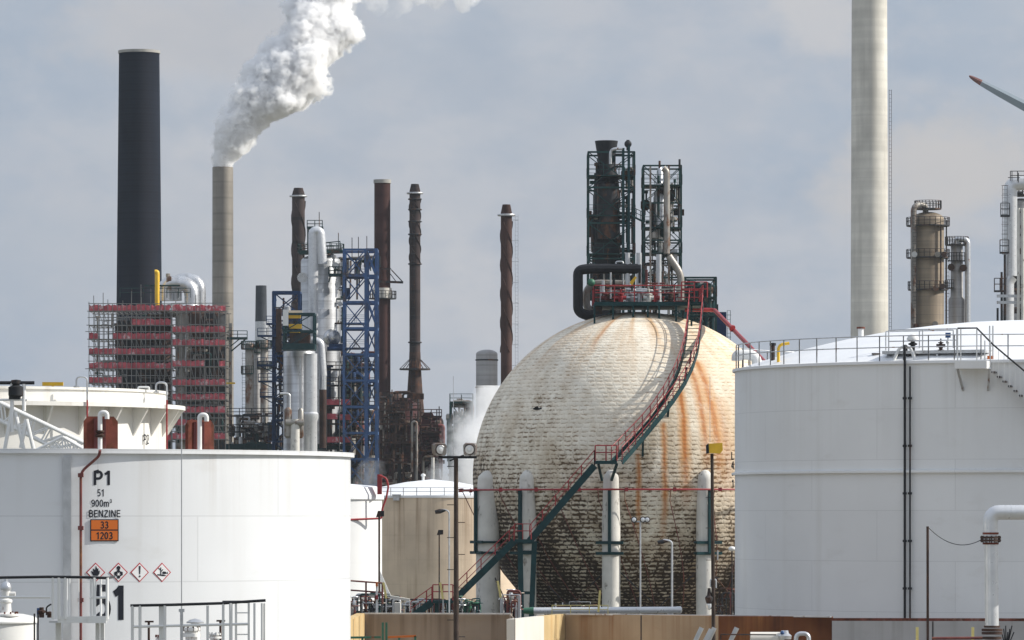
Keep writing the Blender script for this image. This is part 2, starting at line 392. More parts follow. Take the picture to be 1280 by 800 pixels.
# black brick chimney: fine ring courses
def ring_mat(name, col, step, dark, rough=.8, streak=None, metal=0, contrast=.25):
    m = bpy.data.materials.new(name); t = NT(m); x = t.xyz()
    v = t.ramp(t.noise(.25, (1,1,.5), 5), .3, .7, .8, 1.25)
    fr = t.math('FRACT', t.math('DIVIDE', x[2], step)); line = t.math('LESS_THAN', fr, .12)
    rowv = t.ramp(t.noise(1., (0,0,1/step), 2, loc=(3,1,0)), .35, .65, 1-contrast*.5, 1+contrast*.5)
    c = t.mix(1., tuple(col), t.comb(v, v, v), 'MULTIPLY'); c = t.mix(1., c, t.comb(rowv, rowv, rowv), 'MULTIPLY')
    c = t.mix(t.math('MULTIPLY', line, contrast), c, tuple(dark))
    if streak:
        f = t.math('MULTIPLY', t.ramp(t.noise(streak[2], (1,1,.03), 5, .6), .5, .75), streak[1]); c = t.mix(f, c, tuple(streak[0]))
    t.l(c, t.b.inputs['Base Color']); t.b.inputs['Roughness'].default_value = rough; t.b.inputs['Metallic'].default_value = metal
    if max(col) < .13: t.b.inputs['Specular IOR Level'].default_value = .15
    MATS[name] = m; return m
m_blackstack = ring_mat('black brick chimney courses', (.011,.015,.025), .45, (.03,.034,.045), .95, ((.035,.030,.032), .5, .12))
m_steelstack = ring_mat('grey steel stack cans', (.26,.235,.20), 2.6, (.10,.09,.08), .5, ((.12,.10,.085), .6, .8), .35)
m_brownstack = ring_mat('brown rusted stack', (.060,.028,.024), 3., (.04,.02,.018), .8, ((.025,.02,.022), .85, .35), 0, .3)
m_darkspiral = ring_mat('dark straked stack', (.050,.036,.034), 4.1, (.02,.02,.02), .8, ((.10,.05,.035), .6, .5), 0, .6)
m_rustspiral = ring_mat('rusty straked stack', (.065,.036,.030), 5., (.04,.02,.018), .8, ((.22,.10,.05), .7, .3), 0, .3)
m_concstack = ring_mat('slip formed concrete chimney', (.60,.575,.51), 1.15, (.46,.44,.40), .85, ((.34,.32,.28), .5, .8), 0, .16)
m_beigecol = ring_mat('beige brown column cladding', (.24,.19,.13), 1.3, (.12,.09,.07), .6, ((.08,.06,.05), .8, .6), .3, .3)
m_greycol = ring_mat('grey column cladding', (.30,.29,.28), 1.3, (.15,.14,.13), .5, ((.12,.10,.09), .7, .6), .4, .3)
m_silvercol = ring_mat('silver column cladding', (.58,.59,.60), 1.25, (.34,.34,.34), .36, ((.30,.29,.28), .6, .7), .6, .4)

# the fireproofed blocks of the sphere
def sphere_mat():
    m = bpy.data.materials.new('grimy white block fireproofing'); t = NT(m); x = t.xyz()
    uv = t.tc.outputs['UV']
    dn = t.n('ShaderNodeTexNoise'); dn.inputs['Scale'].default_value = 2.2; dn.inputs['Detail'].default_value = 3; t.l(uv, dn.inputs['Vector'])
    sb_ = t.n('ShaderNodeVectorMath', operation='SUBTRACT'); t.l(dn.outputs[1], sb_.inputs[0]); sb_.inputs[1].default_value = (.5,.5,.5)
    vm = t.n('ShaderNodeVectorMath', operation='MULTIPLY_ADD'); t.l(sb_.outputs[0], vm.inputs[0]); vm.inputs[1].default_value = (.34,.30,0); t.l(uv, vm.inputs[2])
    q = t.xyz(vm.outputs[0])
    uf = t.math('ABSOLUTE', t.math('SUBTRACT', t.math('FRACT', t.math('DIVIDE', q[0], .60)), .5))      # 0 mid block, .5 at its ends
    vf = t.math('ABSOLUTE', t.math('SUBTRACT', t.math('FRACT', t.math('DIVIDE', q[1], .32)), .5))      # .5 at the bed joints
    uvr = t.xyz(uv); cell = t.n('ShaderNodeTexWhiteNoise', noise_dimensions='2D')
    t.l(t.comb(t.math('FLOOR', t.math('DIVIDE', q[0], .60)), t.math('FLOOR', t.math('DIVIDE', q[1], .32)), 0.), cell.inputs['Vector']); shade = cell.outputs[0]; hit = t.xyz(cell.outputs[1])[1]
    bed = t.ramp(vf, .30, .47); mid_u = t.ramp(uf, .42, .26); ends = t.ramp(uf, .43, .49)
    bedw = t.ramp(vf, .12, .42); endw = t.ramp(uf, .33, .46)
    jc = t.math('MAXIMUM', t.math('MULTIPLY', bed, mid_u), t.math('MULTIPLY', ends, .30))
    jd = t.math('MAXIMUM', t.math('MULTIPLY', bedw, t.ramp(uf, .50, .34, .45, 1.)), t.math('MULTIPLY', endw, .6))
    h = t.ramp(x[2], -11., 11.)                      # height on the sphere: the underside holds more grime
    big = t.noise(.20, det=5, rough=.6, loc=(2,7,1))
    mid = t.noise(1.0, det=6, rough=.7)
    fine = t.noise(3.2, (1,1,1.6), 5, .7)
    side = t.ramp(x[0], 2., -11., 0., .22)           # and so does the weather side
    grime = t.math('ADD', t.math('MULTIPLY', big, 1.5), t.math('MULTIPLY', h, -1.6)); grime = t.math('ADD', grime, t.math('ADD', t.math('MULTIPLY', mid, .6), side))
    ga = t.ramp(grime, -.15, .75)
    # joints: broken dashes where it is clean, wide black holes where it is dirty
    dash = t.math('MULTIPLY', jc, t.math('MULTIPLY', t.ramp(fine, .28, .50), t.ramp(hit, .05, .75, .15, 1.)))
    patchy = t.noise(.55, (1,1,.8), 4, .6, loc=(6,2,9))
    lev = t.math('ADD', t.math('MULTIPLY', jd, .60), t.math('MULTIPLY', t.math('SUBTRACT', fine, .5), 2.0)); lev = t.math('ADD', lev, t.math('ADD', t.math('MULTIPLY', t.math('SUBTRACT', ga, .5), .75), t.math('MULTIPLY', t.math('SUBTRACT', patchy, .5), 1.3)))
    hole = t.ramp(t.math('ADD', lev, t.ramp(x[2], -2., -9., 0., .16)), .40, .66)
    pit0 = t.ramp(t.math('ADD', fine, t.math('MULTIPLY', jd, .18)), .57, .66)
    base = t.mix(t.ramp(mid, .35, .65), (.84,.78,.655), (.74,.655,.52))
    bw = t.ramp(shade, 0., 1., .90, 1.05); base = t.mix(1., base, t.comb(bw, bw, bw), 'MULTIPLY')
    lon = t.math('ARCTAN2', x[1], x[0])
    # warm staining over the sunny flank and brown veils on the other
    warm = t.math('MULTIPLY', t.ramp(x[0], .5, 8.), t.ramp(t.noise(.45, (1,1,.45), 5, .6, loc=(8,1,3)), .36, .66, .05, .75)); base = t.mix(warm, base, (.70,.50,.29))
    veil = t.math('MULTIPLY', t.ramp(t.noise(1., det=6, rough=.65, src=t.comb(t.math('MULTIPLY', lon, 4.), t.math('MULTIPLY', x[2], .10), 3.)), .48, .68), t.ramp(x[2], 8.5, 3., .25, .65)); base = t.mix(veil, base, (.42,.31,.185))
    base = t.mix(t.math('MULTIPLY', t.ramp(mid, .45, .70), t.ramp(ga, .15, .9, .0, .85)), base, (.29,.20,.11))
    base = t.mix(t.ramp(ga, .45, 1.1, 0., .30), base, (.26,.18,.10))
    c = t.mix(t.math('MULTIPLY', dash, t.ramp(ga, .0, .45, .85, 1.)), base, t.mix(ga, (.28,.17,.08), (.085,.052,.028)))
    c = t.mix(t.math('MULTIPLY', hole, t.ramp(ga, .12, .55, .0, 1.)), c, t.mix(ga, (.24,.15,.07), (.038,.022,.010)))
    # wide ochre stain fans near the crown
    fan = t.math('MULTIPLY', t.ramp(t.noise(1., det=5, rough=.6, src=t.comb(t.math('MULTIPLY', lon, 5.), t.math('MULTIPLY', x[2], .12), 0.)), .46, .68), t.ramp(x[2], 6.0, 10.8, 0., .85))
    c = t.mix(fan, c, (.52,.29,.11))
    # rust runs: (longitude, width, z top, z bottom, strength)
    wob = t.math('MULTIPLY', t.math('SUBTRACT', t.noise(.4, det=3, loc=(5,5,5)), .5), .035)
    for (a, w, zt, zb, s) in RUNS:
        d = t.math('ABSOLUTE', t.math('SUBTRACT', t.math('ADD', lon, wob), a))
        along = t.math('MULTIPLY', t.ramp(x[2], zt+.15, zt-.15), t.ramp(x[2], zb, zb + (zt-zb)*.45))
        f = t.math('MULTIPLY', t.math('MULTIPLY', t.ramp(d, w*1.7, w*.3), along), t.ramp(t.noise(2.2, (1,1,.3), 5, .6), .28, .52, s*.45, s))
        c = t.mix(f, c, t.mix(t.ramp(d, w*.8, w*.1), (.60,.30,.10), (.44,.155,.035)))
    t.l(c, t.b.inputs['Base Color']); t.b.inputs['Roughness'].default_value = .85
    hgt = t.math('ADD', t.math('MULTIPLY', jd, -.8), t.math('MULTIPLY', fine, .6)); t.bump(hgt, .35, .05)
    return m
# ================================================================== ground
g = MB(); g.add([(-4000,-600,0),(4000,-600,0),(4000,9000,0),(-4000,9000,0)], [(0,1,2,3)])
tag(g.build('ground', m_ground), 'grey gravel and concrete yard under the tanks', kind='structure')

# ================================================================== the sphere
SY = 330.0; SS = F / SY
SR = 206 / SS; SCN = P(797, 596, SY)
def sph(px, py, e=0.0):
    """point on the front of the sphere (radius + e) seen at that pixel"""
    d = (P(px, py, SY) - V(0, 0, CZ)).normalized(); o = V(0, 0, CZ) - SCN
    b = d.dot(o); c = o.dot(o) - (SR + e)**2; disc = max(0, b*b - c)
    return V(0, 0, CZ) + d * (-b - math.sqrt(disc))
def lon_of(px, py):
    q = sph(px, py) - SCN; return math.atan2(q.y, q.x)
def zl(py): return (596 - py) / SS
RUNS = [(lon_of(831, 570), .016, zl(532), zl(690), .95), (lon_of(855, 530), .030, zl(492), zl(640), 1.),
        (lon_of(889, 505), .038, zl(455), zl(620), .9), (lon_of(876, 505), .030, zl(465), zl(600), .9), (lon_of(750,420),.03,zl(392),zl(450),.6),
        (lon_of(798, 590), .014, zl(570), zl(680), .9), (lon_of(908, 560), .05, zl(500), zl(640), .35)]
m_sphere = sphere_mat()
sroot = thing('spherical_gas_tank', (SCN.x, SCN.y, 0), 'huge spherical tank clad in grimy white blocks with orange rust runs', 'spherical tank')
sb = MB(); NR = 115; NS = 160; uvs = []
ph = math.pi / NR
for j in range(NR):
    la0, la1 = -math.pi/2 + j*ph, -math.pi/2 + (j+1)*ph; lm = (la0+la1)/2; cr = max(.05, math.cos(lm))
    for k in range(NS):
        u0, u1 = 2*math.pi*k/NS, 2*math.pi*(k+1)/NS
        q = [(math.cos(a)*math.cos(u), math.cos(a)*math.sin(u), math.sin(a)) for a, u in ((la0,u0),(la0,u1),(la1,u1),(la1,u0))]
        sb.add([V(SCN.x+SR*a, SCN.y+SR*b, SCN.z+SR*c) for a, b, c in q], [(0,1,2,3)], True)
        o_ = j * .30
        uvs += [(u0*SR*cr+o_, j*.32), (u1*SR*cr+o_, j*.32), (u1*SR*cr+o_, (j+1)*.32), (u0*SR*cr+o_, (j+1)*.32)]
sb.uv = uvs
shell = sb.build('shell', m_sphere, sroot, origin=(SCN.x, SCN.y, SCN.z), sharp=None)
shell.location = (0, 0, SCN.z)
import bmesh
_b = bmesh.new(); _b.from_mesh(shell.data); bmesh.ops.remove_doubles(_b, verts=_b.verts, dist=.001); _b.to_mesh(shell.data); _b.free()
for p in shell.data.polygons: p.use_smooth = True
# legs
legdeg = [-64.6, -42.0, -10.4, 21.7, 53, 84, 115.5, 147, 178, -150, -118]
for i, a in enumerate(legdeg):
    t = RAD(a); R_ = SR + .05; w = .82 if i == 0 else .63
    c = V(SCN.x + R_*math.sin(t), SCN.y - R_*math.cos(t), 0)
    b = MB(); b.lathe(c, [(w,0),(w,SCN.z-3.2),(w*.86,SCN.z-.25),(w*.8,SCN.z-.02),(w*.42,SCN.z+.3),(w*.2,SCN.z+.38),(0,SCN.z+.40)], 20)
    lg = b.build('leg', m_leg, sroot)
    b = MB(); out = V(math.sin(t), -math.cos(t), 0); z1, z2, zt = Z(677, SY), Z(690, SY), Z(614, SY)
    side = V(math.cos(t), math.sin(t), 0)
    for zz in (z1, z2):
        b.ring((c.x, c.y, zz), w+.09, .09, 20); b.bar(c+out*(w+.05)-side*.95+V(0,0,zz), c+out*(w+.05)+side*.95+V(0,0,zz), .14, .2)
    b.bar(c+out*(w+.12)+V(0,0,z2), c+out*(w+.12)+V(0,0,zt), .2, .2, up=out)
    b.build('clamp_frame', m_green, lg)
# ring main round the equator with downpipes along the underside
b = MB(); zr = Z(613, SY); b.ring((SCN.x, SCN.y, zr), SR+.95, .075, 120)
for i in range(24):
    t = RAD(-80 + 15*i); b.bar((SCN.x+(SR+.95)*math.cos(t), SCN.y+(SR+.95)*math.sin(t), zr-.13), (SCN.x+(SR+.95)*math.cos(t), SCN.y+(SR+.95)*math.sin(t), zr+.13), .24)
b.build('ring_pipe', m_red, sroot)
for i in range(14):
    lo = RAD(-170 + 12.4*i + (i % 3)*2); b = MB(); pts = [V(SCN.x+(SR+.95)*math.cos(lo), SCN.y+(SR+.95)*math.sin(lo), zr)]
    for k in range(9):
        la = RAD(-8 - k*6.5); e = SR + .4 + .3*(k == 0)
        l2 = lo + .035*k; pts.append(SCN + V(e*math.cos(la)*math.cos(l2), e*math.cos(la)*math.sin(l2), e*math.sin(la)))
    b.tube(pts, .032, 5); b.build('downpipe', m_redd, sroot)
# bracing rods between legs
for i in range(len(legdeg)-1):
    a, c = RAD(legdeg[i]), RAD(legdeg[i+1])
    if not -66 < legdeg[i] < 60: continue
    p = [V(SCN.x+SR*math.sin(t), SCN.y-SR*math.cos(t), 0) for t in (a, c)]
    b = MB(); b.tube([p[0]+V(0,0,7.2), p[1]+V(0,0,1.2)], .045, 5); b.tube([p[1]+V(0,0,7.2), p[0]+V(0,0,1.2)], .045, 5)
    b.build('brace_rod', m_dark, sroot)

# ---------------- stairs
def resample(pts, step):
    out = [pts[0]]; acc = 0
    for a, b_ in zip(pts[:-1], pts[1:]):
        L = (b_-a).length; d = step - acc
        while d <= L:
            out.append(a.lerp(b_, d/L)); d += step
        acc = L - (d - step)
    if (out[-1]-pts[-1]).length > step*.4: out.append(pts[-1])
    return out
def stair(root, pts, w, m_str, m_rail, side_hint=None, rise=.2, rails=(-1, 1), rh=1.05, str_h=.32, tread_mat=None, post=1.3, rr=.032):
    pts = [Vector(p) for p in pts]
    fine = resample(pts, .45)
    sides = []
    for i, p in enumerate(fine):
        d = fine[min(i+1, len(fine)-1)] - fine[max(0, i-1)]; d.z = 0
        sides.append(V(-d.y, d.x, 0).normalized())
    for _ in range(4): sides = [(sides[max(0,i-1)]+sides[i]+sides[min(len(sides)-1,i+1)]).normalized() for i in range(len(sides))]
    L = {s: [p + sd*s*w/2 for p, sd in zip(fine, sides)] for s in (-1, 1)}
    for s in (-1, 1):
        b = MB()
        for a, c in zip(L[s][:-1], L[s][1:]): b.bar(a + (a-c)*.03, c + (c-a)*.03, .07, str_h)
        b.build('stringer', m_str, root)
        if s in rails:
            b = MB(); top = [p + V(0,0,rh) for p in L[s]]; mid = [p + V(0,0,rh*.55) for p in L[s]]
            b.tube(top, rr, 6); b.tube(mid, rr*.8, 6)
            every = max(1, round(post/.45))
            for i in list(range(0, len(L[s]), every)) + [len(L[s])-1]: b.bar(L[s][i], top[i], rr*2, rr*2)
            b.build('handrail', m_rail, root)
    b = MB(); zt = pts[0].z; 
    tot = abs(pts[-1].z - pts[0].z); n = max(2, int(tot/rise))
    for k in range(n):
        z = pts[0].z + (pts[-1].z-pts[0].z)*(k+.5)/n
        for i in range(len(fine)-1):
            z0, z1 = fine[i].z, fine[i+1].z
            if (z0-z)*(z1-z) <= 0 and z0 != z1:
                f = (z-z0)/(z1-z0); c = fine[i].lerp(fine[i+1], f); sd = sides[i]; d = (fine[i+1]-fine[i]); d.z = 0; d.normalize()
                b.bar(c - sd*w*.46, c + sd*w*.46, .24, .04, up=V(0,0,1)); break
    b.build('treads', tread_mat or m_str, root)
YS = SY - SR - 2.6   # plane of the straight flights
st = thing('access_stairway', P(540, 770, YS), 'red railed dark green stairway climbing round the block clad sphere', 'stairway')
p = [P(x, y, YS) for x, y in ((513,772),(541,752),(566,752),(643,676),(662,676),(744,581))]
stair(st, [p[0], p[1]], .9, m_green, m_red, str_h=.46, rr=.034)
stair(st, [p[2], p[3]], .9, m_green, m_red, str_h=.46, rr=.034)
stair(st, [p[4], p[5]], .9, m_green, m_red, str_h=.46, rr=.034)
def landing(a, c, w, root):
    b = MB(); b.bar(a, c, w, .22, up=(0,0,1)); b.build('landing', m_green, root)
    for s in (-1, 1):
        r_ = MB(); r_.rail([a+V(0,s*w/2,.1), c+V(0,s*w/2,.1)], 1.05, .6, .032); r_.build('handrail', m_red, root)
landing(p[1], p[2], 1.1, st); landing(p[3], p[4]+V(.1,0,0), 1.1, st)
q0 = P(744, 578, YS); q1 = P(771, 578, YS); landing(q0, q1, 1.6, st)
for (x0, y0, x1, y1) in ((650,676,652,778),(668,678,664,778)):
    b = MB(); b.bar(P(x0,y0,YS), P(x1,y1,YS), .36, .36, up=(0,1,0)); b.build('support_post', m_green, st)
for yy in (690, 741): b = MB(); b.bar(P(650,yy,YS), P(667,yy,YS), .2, .2); b.build('cross_beam', m_green, st)
for xx in (546, 561):
    b = MB(); b.bar(P(xx,752,YS), P(xx,785,YS), .28, .28, up=(0,1,0)); b.build('support_post', m_green, st)
for (x0, x1) in ((748,753),(771,765)):
    b = MB(); b.bar(P(x0,580,YS), P(x1,600,YS)+V(0,1.6,0), .16, .16); b.build('support_strut', m_green, st)
cur = [q1 + V(0,.2,0)] + [sph(x, y, .95) for x, y in ((785,562),(804,543),(822,522),(838,500),(851,479),(861,457),(866,436),(868,418),(868,402))]
zdeck = Z(380, SY)
cur.append(V(X(868, SY), SY-3.6, zdeck))
# smooth the centre line
for _ in range(3): cur = [cur[0]] + [cur[i]*.6 + (cur[i-1]+cur[i+1])*.2 for i in range(1, len(cur)-1)] + [cur[-1]]
stair(st, cur, .95, m_green, m_red, rise=.26, rr=.032, post=1.0)
for i in (2, 4, 6, 7):                                  # legs from the curved flight to the shell
    c = cur[i]; n = (c-SCN).normalized(); b = MB(); b.bar(c+V(0,0,-.1), c - n*.9 + V(0,0,-1.5), .14, .14); b.build('support_strut', m_green, st)

# ---------------- platform at the crown
pr = thing('crown_platform', (SCN.x, SCN.y, SCN.z+SR), 'red railed green platform standing on the crown of the sphere', 'platform')
xa, xb = X(742, SY), X(876, SY); ya, yb = SY-3.5, SY+3.5
b = MB(); b.box((xa, ya, zdeck-.28), (xb, yb, zdeck)); b.build('deck', m_green, pr)
for (a, c) in (((xa,ya),(xb-.6,ya)), ((xb,ya),(xb,yb)), ((xb,yb),(xa,yb)), ((xa,yb),(xa,ya))):
    b = MB(); b.rail([V(*a,zdeck), V(*c,zdeck)], 1.15, 1.35, .042); b.build('railing', m_red, pr)
b = MB(); b.rail([P(852,372,SY-4.2), P(884,372,SY-4.2)], 1.1, .8, .045); b.build('railing', m_red, pr)
for px in (742, 765, 790, 808, 822, 843, 862):
    for yy in (ya+.1, yb-.1):
        x = X(px, SY); rr_ = math.sqrt(max(.5, SR*SR-(x-SCN.x)**2-(yy-SCN.y)**2))
        b = MB(); b.bar((x,yy,zdeck-.1), (x,yy,SCN.z+rr_-.1), .13, .13, up=(0,1,0)); b.build('support_post', m_green, pr)
def vpipe(name, pts, r, m, label, cat, grp=None, n=10, flanges=()):
    b = MB(); b.pipe(pts, r, n)
    for f, d in flanges:
        f = Vector(f); d = Vector(d).normalized()*.05; b.tube([f-d, f+d], r*1.6, n)
    o = b.build(name, m, None, origin=pts[0]); return tag(o, label, cat, grp)
vpipe('insulated_pipe', [P(801,336,SY),P(734,336,SY),P(722.5,338,SY),P(722.5,390,SY),P(736,395,SY),P(744,393,SY)], .37, m_black, 'thick dark lagged pipe looping down beside the sphere crown platform', 'pipe')
vpipe('insulated_pipe', [P(742,391,SY+1),P(733,384,SY+1),P(733,362,SY+1),P(744,354,SY+1),P(782,355,SY+1)], .28, m_clad, 'ridged silver lagged pipe under the dark looping pipe', 'pipe')
for px, y0, y1, r, lab in ((784.5,316,384,.17,'thin silver riser left of the taller pair on the crown platform'),(798.7,316,384,.20,'tall silver riser rising through the crown platform before the gap between the towers'),(823.5,318,384,.19,'silver riser on the crown platform in front of the right lattice tower')):
    vpipe('riser_pipe', [P(px,y1,SY), P(px,y0,SY)], r, m_galv, lab, 'pipe')
vpipe('riser_pipe', [P(779,384,SY+.6), P(779,327,SY+.6), P(770,327,SY+.6), P(770,336,SY+.6)], .06, m_galv, 'thin bent silver tube above the dark lagged pipe', 'pipe')
vpipe('fire_water_pipe', [P(856,387,SY+1), P(893,387.5,SY+1), P(962,459,300)], .15, m_red, 'bright red pipe sloping down from the sphere crown to the right tank', 'pipe', flanges=[(P(915.5,410.5,319),(1,-1,-.7))])
def valve(c, s, m, label, hw=None, grp=None, wheel=True):
    t_ = thing('valve', c, label, 'valve', grp); c = Vector(c)
    b = MB(); b.lathe(c, [(s*.5,0),(s*.5,s*.15),(s*.25,s*.2),(s*.38,s*.6),(s*.38,s*1.0),(s*.2,s*1.15),(s*.45,s*1.2),(s*.45,s*1.32),(s*.12,s*1.4),(s*.12,s*1.9),(0,s*1.95)], 12)
    b.tube([c+V(-s*.7,0,s*.8), c+V(s*.7,0,s*.8)], s*.28, 10); b.build('valve_body', m, t_)
    if wheel:
        b = MB(); b.ring(c+V(0,0,s*1.8), s*.5, s*.06, 16); b.bar(c+V(-s*.5,0,s*1.8), c+V(s*.5,0,s*1.8), s*.07); b.build('hand_wheel', hw or m, t_)
    return t_
for px, m, lab in ((758,m_redd,'red valve at the left end of the crown platform'),(776,m_red,'red safety valve near the middle of the crown platform'),(790,m_galv,'grey valve between the silver risers on the crown platform'),(811,m_leg,'pale relief valve with tall bonnet on the crown platform'),(818,m_red,'red valve low on the crown platform before the right tower'),(838,m_dark,'dark valve by the stair head on the crown platform')):
    valve(P(px, 380, SY-.5+random.uniform(-1,1)), .55, m, lab)
mp_ = thing('manifold_piping', (SCN.x,SCN.y,zdeck), 'tangle of small dark pipes behind the crown platform rails', 'pipework')
for i in range(44):
    a = V(X(random.uniform(745,850),SY), SY+random.uniform(-1.8,2.4), zdeck+random.uniform(.1,1.5)); d = random.choice([V(1,0,0),V(0,0,1),V(0,1,0)])*random.uniform(.5,2.2)
    if (a+d).x < xb-.3: b = MB(); b.tube([a, a+d], random.uniform(.05,.14), 6); b.build('pipe', random.choice([m_dark,m_dark,m_clad,m_redd,m_galv]), mp_)
b = MB(); b.box((X(741,SY), SY-2.4, Z(394,SY)), (X(752,SY), SY-1.4, Z(385,SY)))
tag(b.build('junction_box', m_dark, None, origin=P(740,394,SY)), 'dark equipment box hung at the left foot of the crown platform', 'box')
b = MB(); b.prism([P(787,353,SY-1),P(794,345,SY-1),P(796,347,SY-1),P(790,357,SY-1)], (0,.2,0)); tag(b.build('wind_flag', m_yellow, None, origin=P(787,353,SY-1)), 'small yellow marker flag among the crown piping', 'flag')
b = MB(); b.sphere(P(739,353,SY-.5), .28, 8); tag(b.build('junction_ball', m_green2, None, origin=P(739,353,SY-.5)), 'small round green cap beside the ridged lagged pipe', 'cap')

# ---------------- bird over the sphere
br_ = MB(); c = P(671, 511, 250)
br_.sphere(c, .11, 8, (1.9,.8,.7)); br_.sphere(c+V(.22,0,.03), .06, 6); br_.prism([c+V(-.35,0,.02),c+V(-.18,.04,.02),c+V(-.18,-.04,.02)], (0,0,.02))
for s in (-1, 1): br_.prism([c+V(.1,s*.05,.03),c+V(.04,s*.35,.13),c+V(-.12,s*.55,.06),c+V(-.12,s*.05,.03)], (0,0,.02))
tag(br_.build('bird', m_black, None, origin=c), 'dark bird flying in front of the sphere', 'bird')

# ================================================================== bund wall
WY = 197.0
def wall_seg(name, a, c, ztop, m, lab, parent, th=.35, cap=None):
    b = MB(); a = Vector(a); c = Vector(c); d = (c-a); d.z = 0; n = V(d.y,-d.x,0).normalized()
    b.add([V(a.x,a.y,0),V(c.x,c.y,0),V(c.x,c.y,0)-n*th,V(a.x,a.y,0)-n*th,V(a.x,a.y,ztop),V(c.x,c.y,ztop),V(c.x,c.y,ztop)-n*th,V(a.x,a.y,ztop)-n*th], [(3,2,1,0),(4,5,6,7),(0,1,5,4),(1,2,6,5),(2,3,7,6),(3,0,4,7)])
    # panel joints and a weathered coping
    o = b.build(name, m, parent)
    if lab: o['label'] = lab
    k = max(1, round(d.length/5)); j = MB()
    for i in range(1, k): q = a.lerp(c, i/k); j.bar(V(q.x,q.y,0)+n*.004, V(q.x,q.y,ztop-.02)+n*.004, .05, .02, up=n)
    if k > 1: j.build('panel_joint', m_dark, o)
    return o
m_tan = mat('tan concrete wall with rust stains', (.42,.30,.19), .85, var=.15, vs=.4, streak=((.20,.09,.03), .95, 1.), drip=((.22,.085,.025), .9, 6.2, 2.2), bump=.2)
m_tandark = mat('brown grey concrete wall', (.35,.29,.235), .85, var=.12, vs=.35, streak=((.13,.10,.08), .95, .9), drip=((.13,.09,.06), .8, 6.2, 2.), bump=.2)
m_ochre = mat('ochre stained concrete', (.56,.42,.22), .85, var=.12, vs=.6, streak=((.38,.17,.03), .9, 1.5), drip=((.38,.17,.03), .9, 6.2, 2.), bump=.2)
m_palec = mat('pale concrete wall panel', (.66,.63,.57), .85, var=.06, vs=.5, streak=((.5,.36,.2), .5, 1.2), bump=.15)
m_rustwall = mat('rusty steel wall', (.15,.055,.022), .8, var=.25, vs=.6, streak=((.36,.16,.05), 1., 2.2), drip=((.05,.022,.014), .95, 6.2, 1.2), bump=.2)
m_greyc = mat('grey concrete wall', (.42,.42,.42), .85, var=.08, vs=.5, streak=((.25,.24,.23), .7, 1.4), drip=((.22,.20,.18), .6, 6.2, 1.6), bump=.15)
bw_ = thing('bund_wall', (X(760,WY), WY, 0), 'long concrete bund wall across the foot of the picture, stained tan and grey', 'wall')
zw = Z(772, WY)
def GP(px, Y): return V(X(px, Y), Y, 0)
wall_seg('wall_panel', GP(425,185), GP(456,206), zw, m_ochre, 'ochre stained end panel', bw_)
wall_seg('wall_panel', GP(456,206), GP(639,205), zw, m_tandark, 'brown grey shaded panels', bw_)
wall_seg('wall_panel', GP(636.5,205), GP(643.3,194), zw, m_tandark, 'short grey return panel', bw_, th=.03)
wall_seg('wall_panel', GP(643.5,194), GP(680,200), zw, m_palec, 'pale sunlit panel', bw_)
wall_seg('wall_panel', GP(680,200.01), GP(707,204.6), zw, m_ochre, 'cream panel with rusty edge', bw_)
wall_seg('wall_panel', GP(707,204.4), GP(898,200), zw, m_tan, 'tan panels with rust stains', bw_)
wall_seg('wall_panel', GP(898,200), GP(1040,199), zw, m_rustwall, 'rust brown steel panels', bw_)
wall_seg('wall_panel', GP(1040,198.5), GP(1420,197), Z(776,198), m_greyc, 'grey concrete panels', bw_)
b = MB(); b.bar(V(X(1038,198),197.6,Z(774,198)), V(X(1420,197),196.6,Z(774,198)), .12, .12); b.build('top_rail', m_rustplate, bw_)
b = MB(); b.bar(V(X(456,206),205.6,zw), V(X(638,206),204.8,zw), .2, .06); b.bar(V(X(708,204),204.1,zw), V(X(1038,199),198.7,zw), .2, .06); b.build('coping', m_galv, bw_)

# ================================================================== right tank
RY = 217.0; RC = V(X(1285,RY), RY, 0); RR = 366*RY/F; RZ = Z(464.5, RY)
rt = thing('storage_tank', RC, 'large grey white storage tank at the right with shallow domed roof', 'storage tank')
b = MB(); b.lathe(RC, [(RR,0),(RR,RZ)], 128); b.build('shell', m_right, rt)
b = MB(); zap = Z(401, RY); H = zap-RZ-.15
prof = [(RR+.12,RZ-.02),(RR+.12,RZ+.10),(RR-.15,RZ+.14)] + [(RR*math.cos(t*math.pi/2)*.985, RZ+.15+H*(1-(math.cos(t*math.pi/2))**2)) for t in [k/14 for k in range(15)]]
b.lathe(RC, prof, 128); b.build('roof', m_roof, rt)
b = MB()
for yy, w_ in ((592.5,.11),): b.lathe(RC, [(RR+.001,Z(yy,RY)-.05),(RR+.16,Z(yy,RY)-.05),(RR+.16,Z(yy,RY)+.05),(RR+.001,Z(yy,RY)+.09)], 128)
b.build('wind_girder', m_right, rt)
def around(C, R, px, z=0):
    """point on the near side of a vertical cylinder seen at column px"""
    k = (px-640)/F; # x = k*y ; (x-cx)^2+(y-cy)^2=R^2
    a = k*k+1; bb = -2*(k*C.x+C.y); cc = C.x**2+C.y**2-R*R; d = max(0, bb*bb-4*a*cc); y = (-bb-math.sqrt(d))/(2*a)
    return V(k*y, y, z)
def zat(pt, py): return CZ-(py-HZ)*pt.y/F
b = MB(); n_ = 72
b.rail([V(RC.x+(RR-.05)*math.cos(2*math.pi*k/n_), RC.y+(RR-.05)*math.sin(2*math.pi*k/n_), RZ+.1) for k in range(n_)], 1.12, 1.3, .027, closed=True)
b.build('railing', m_galv, rt)
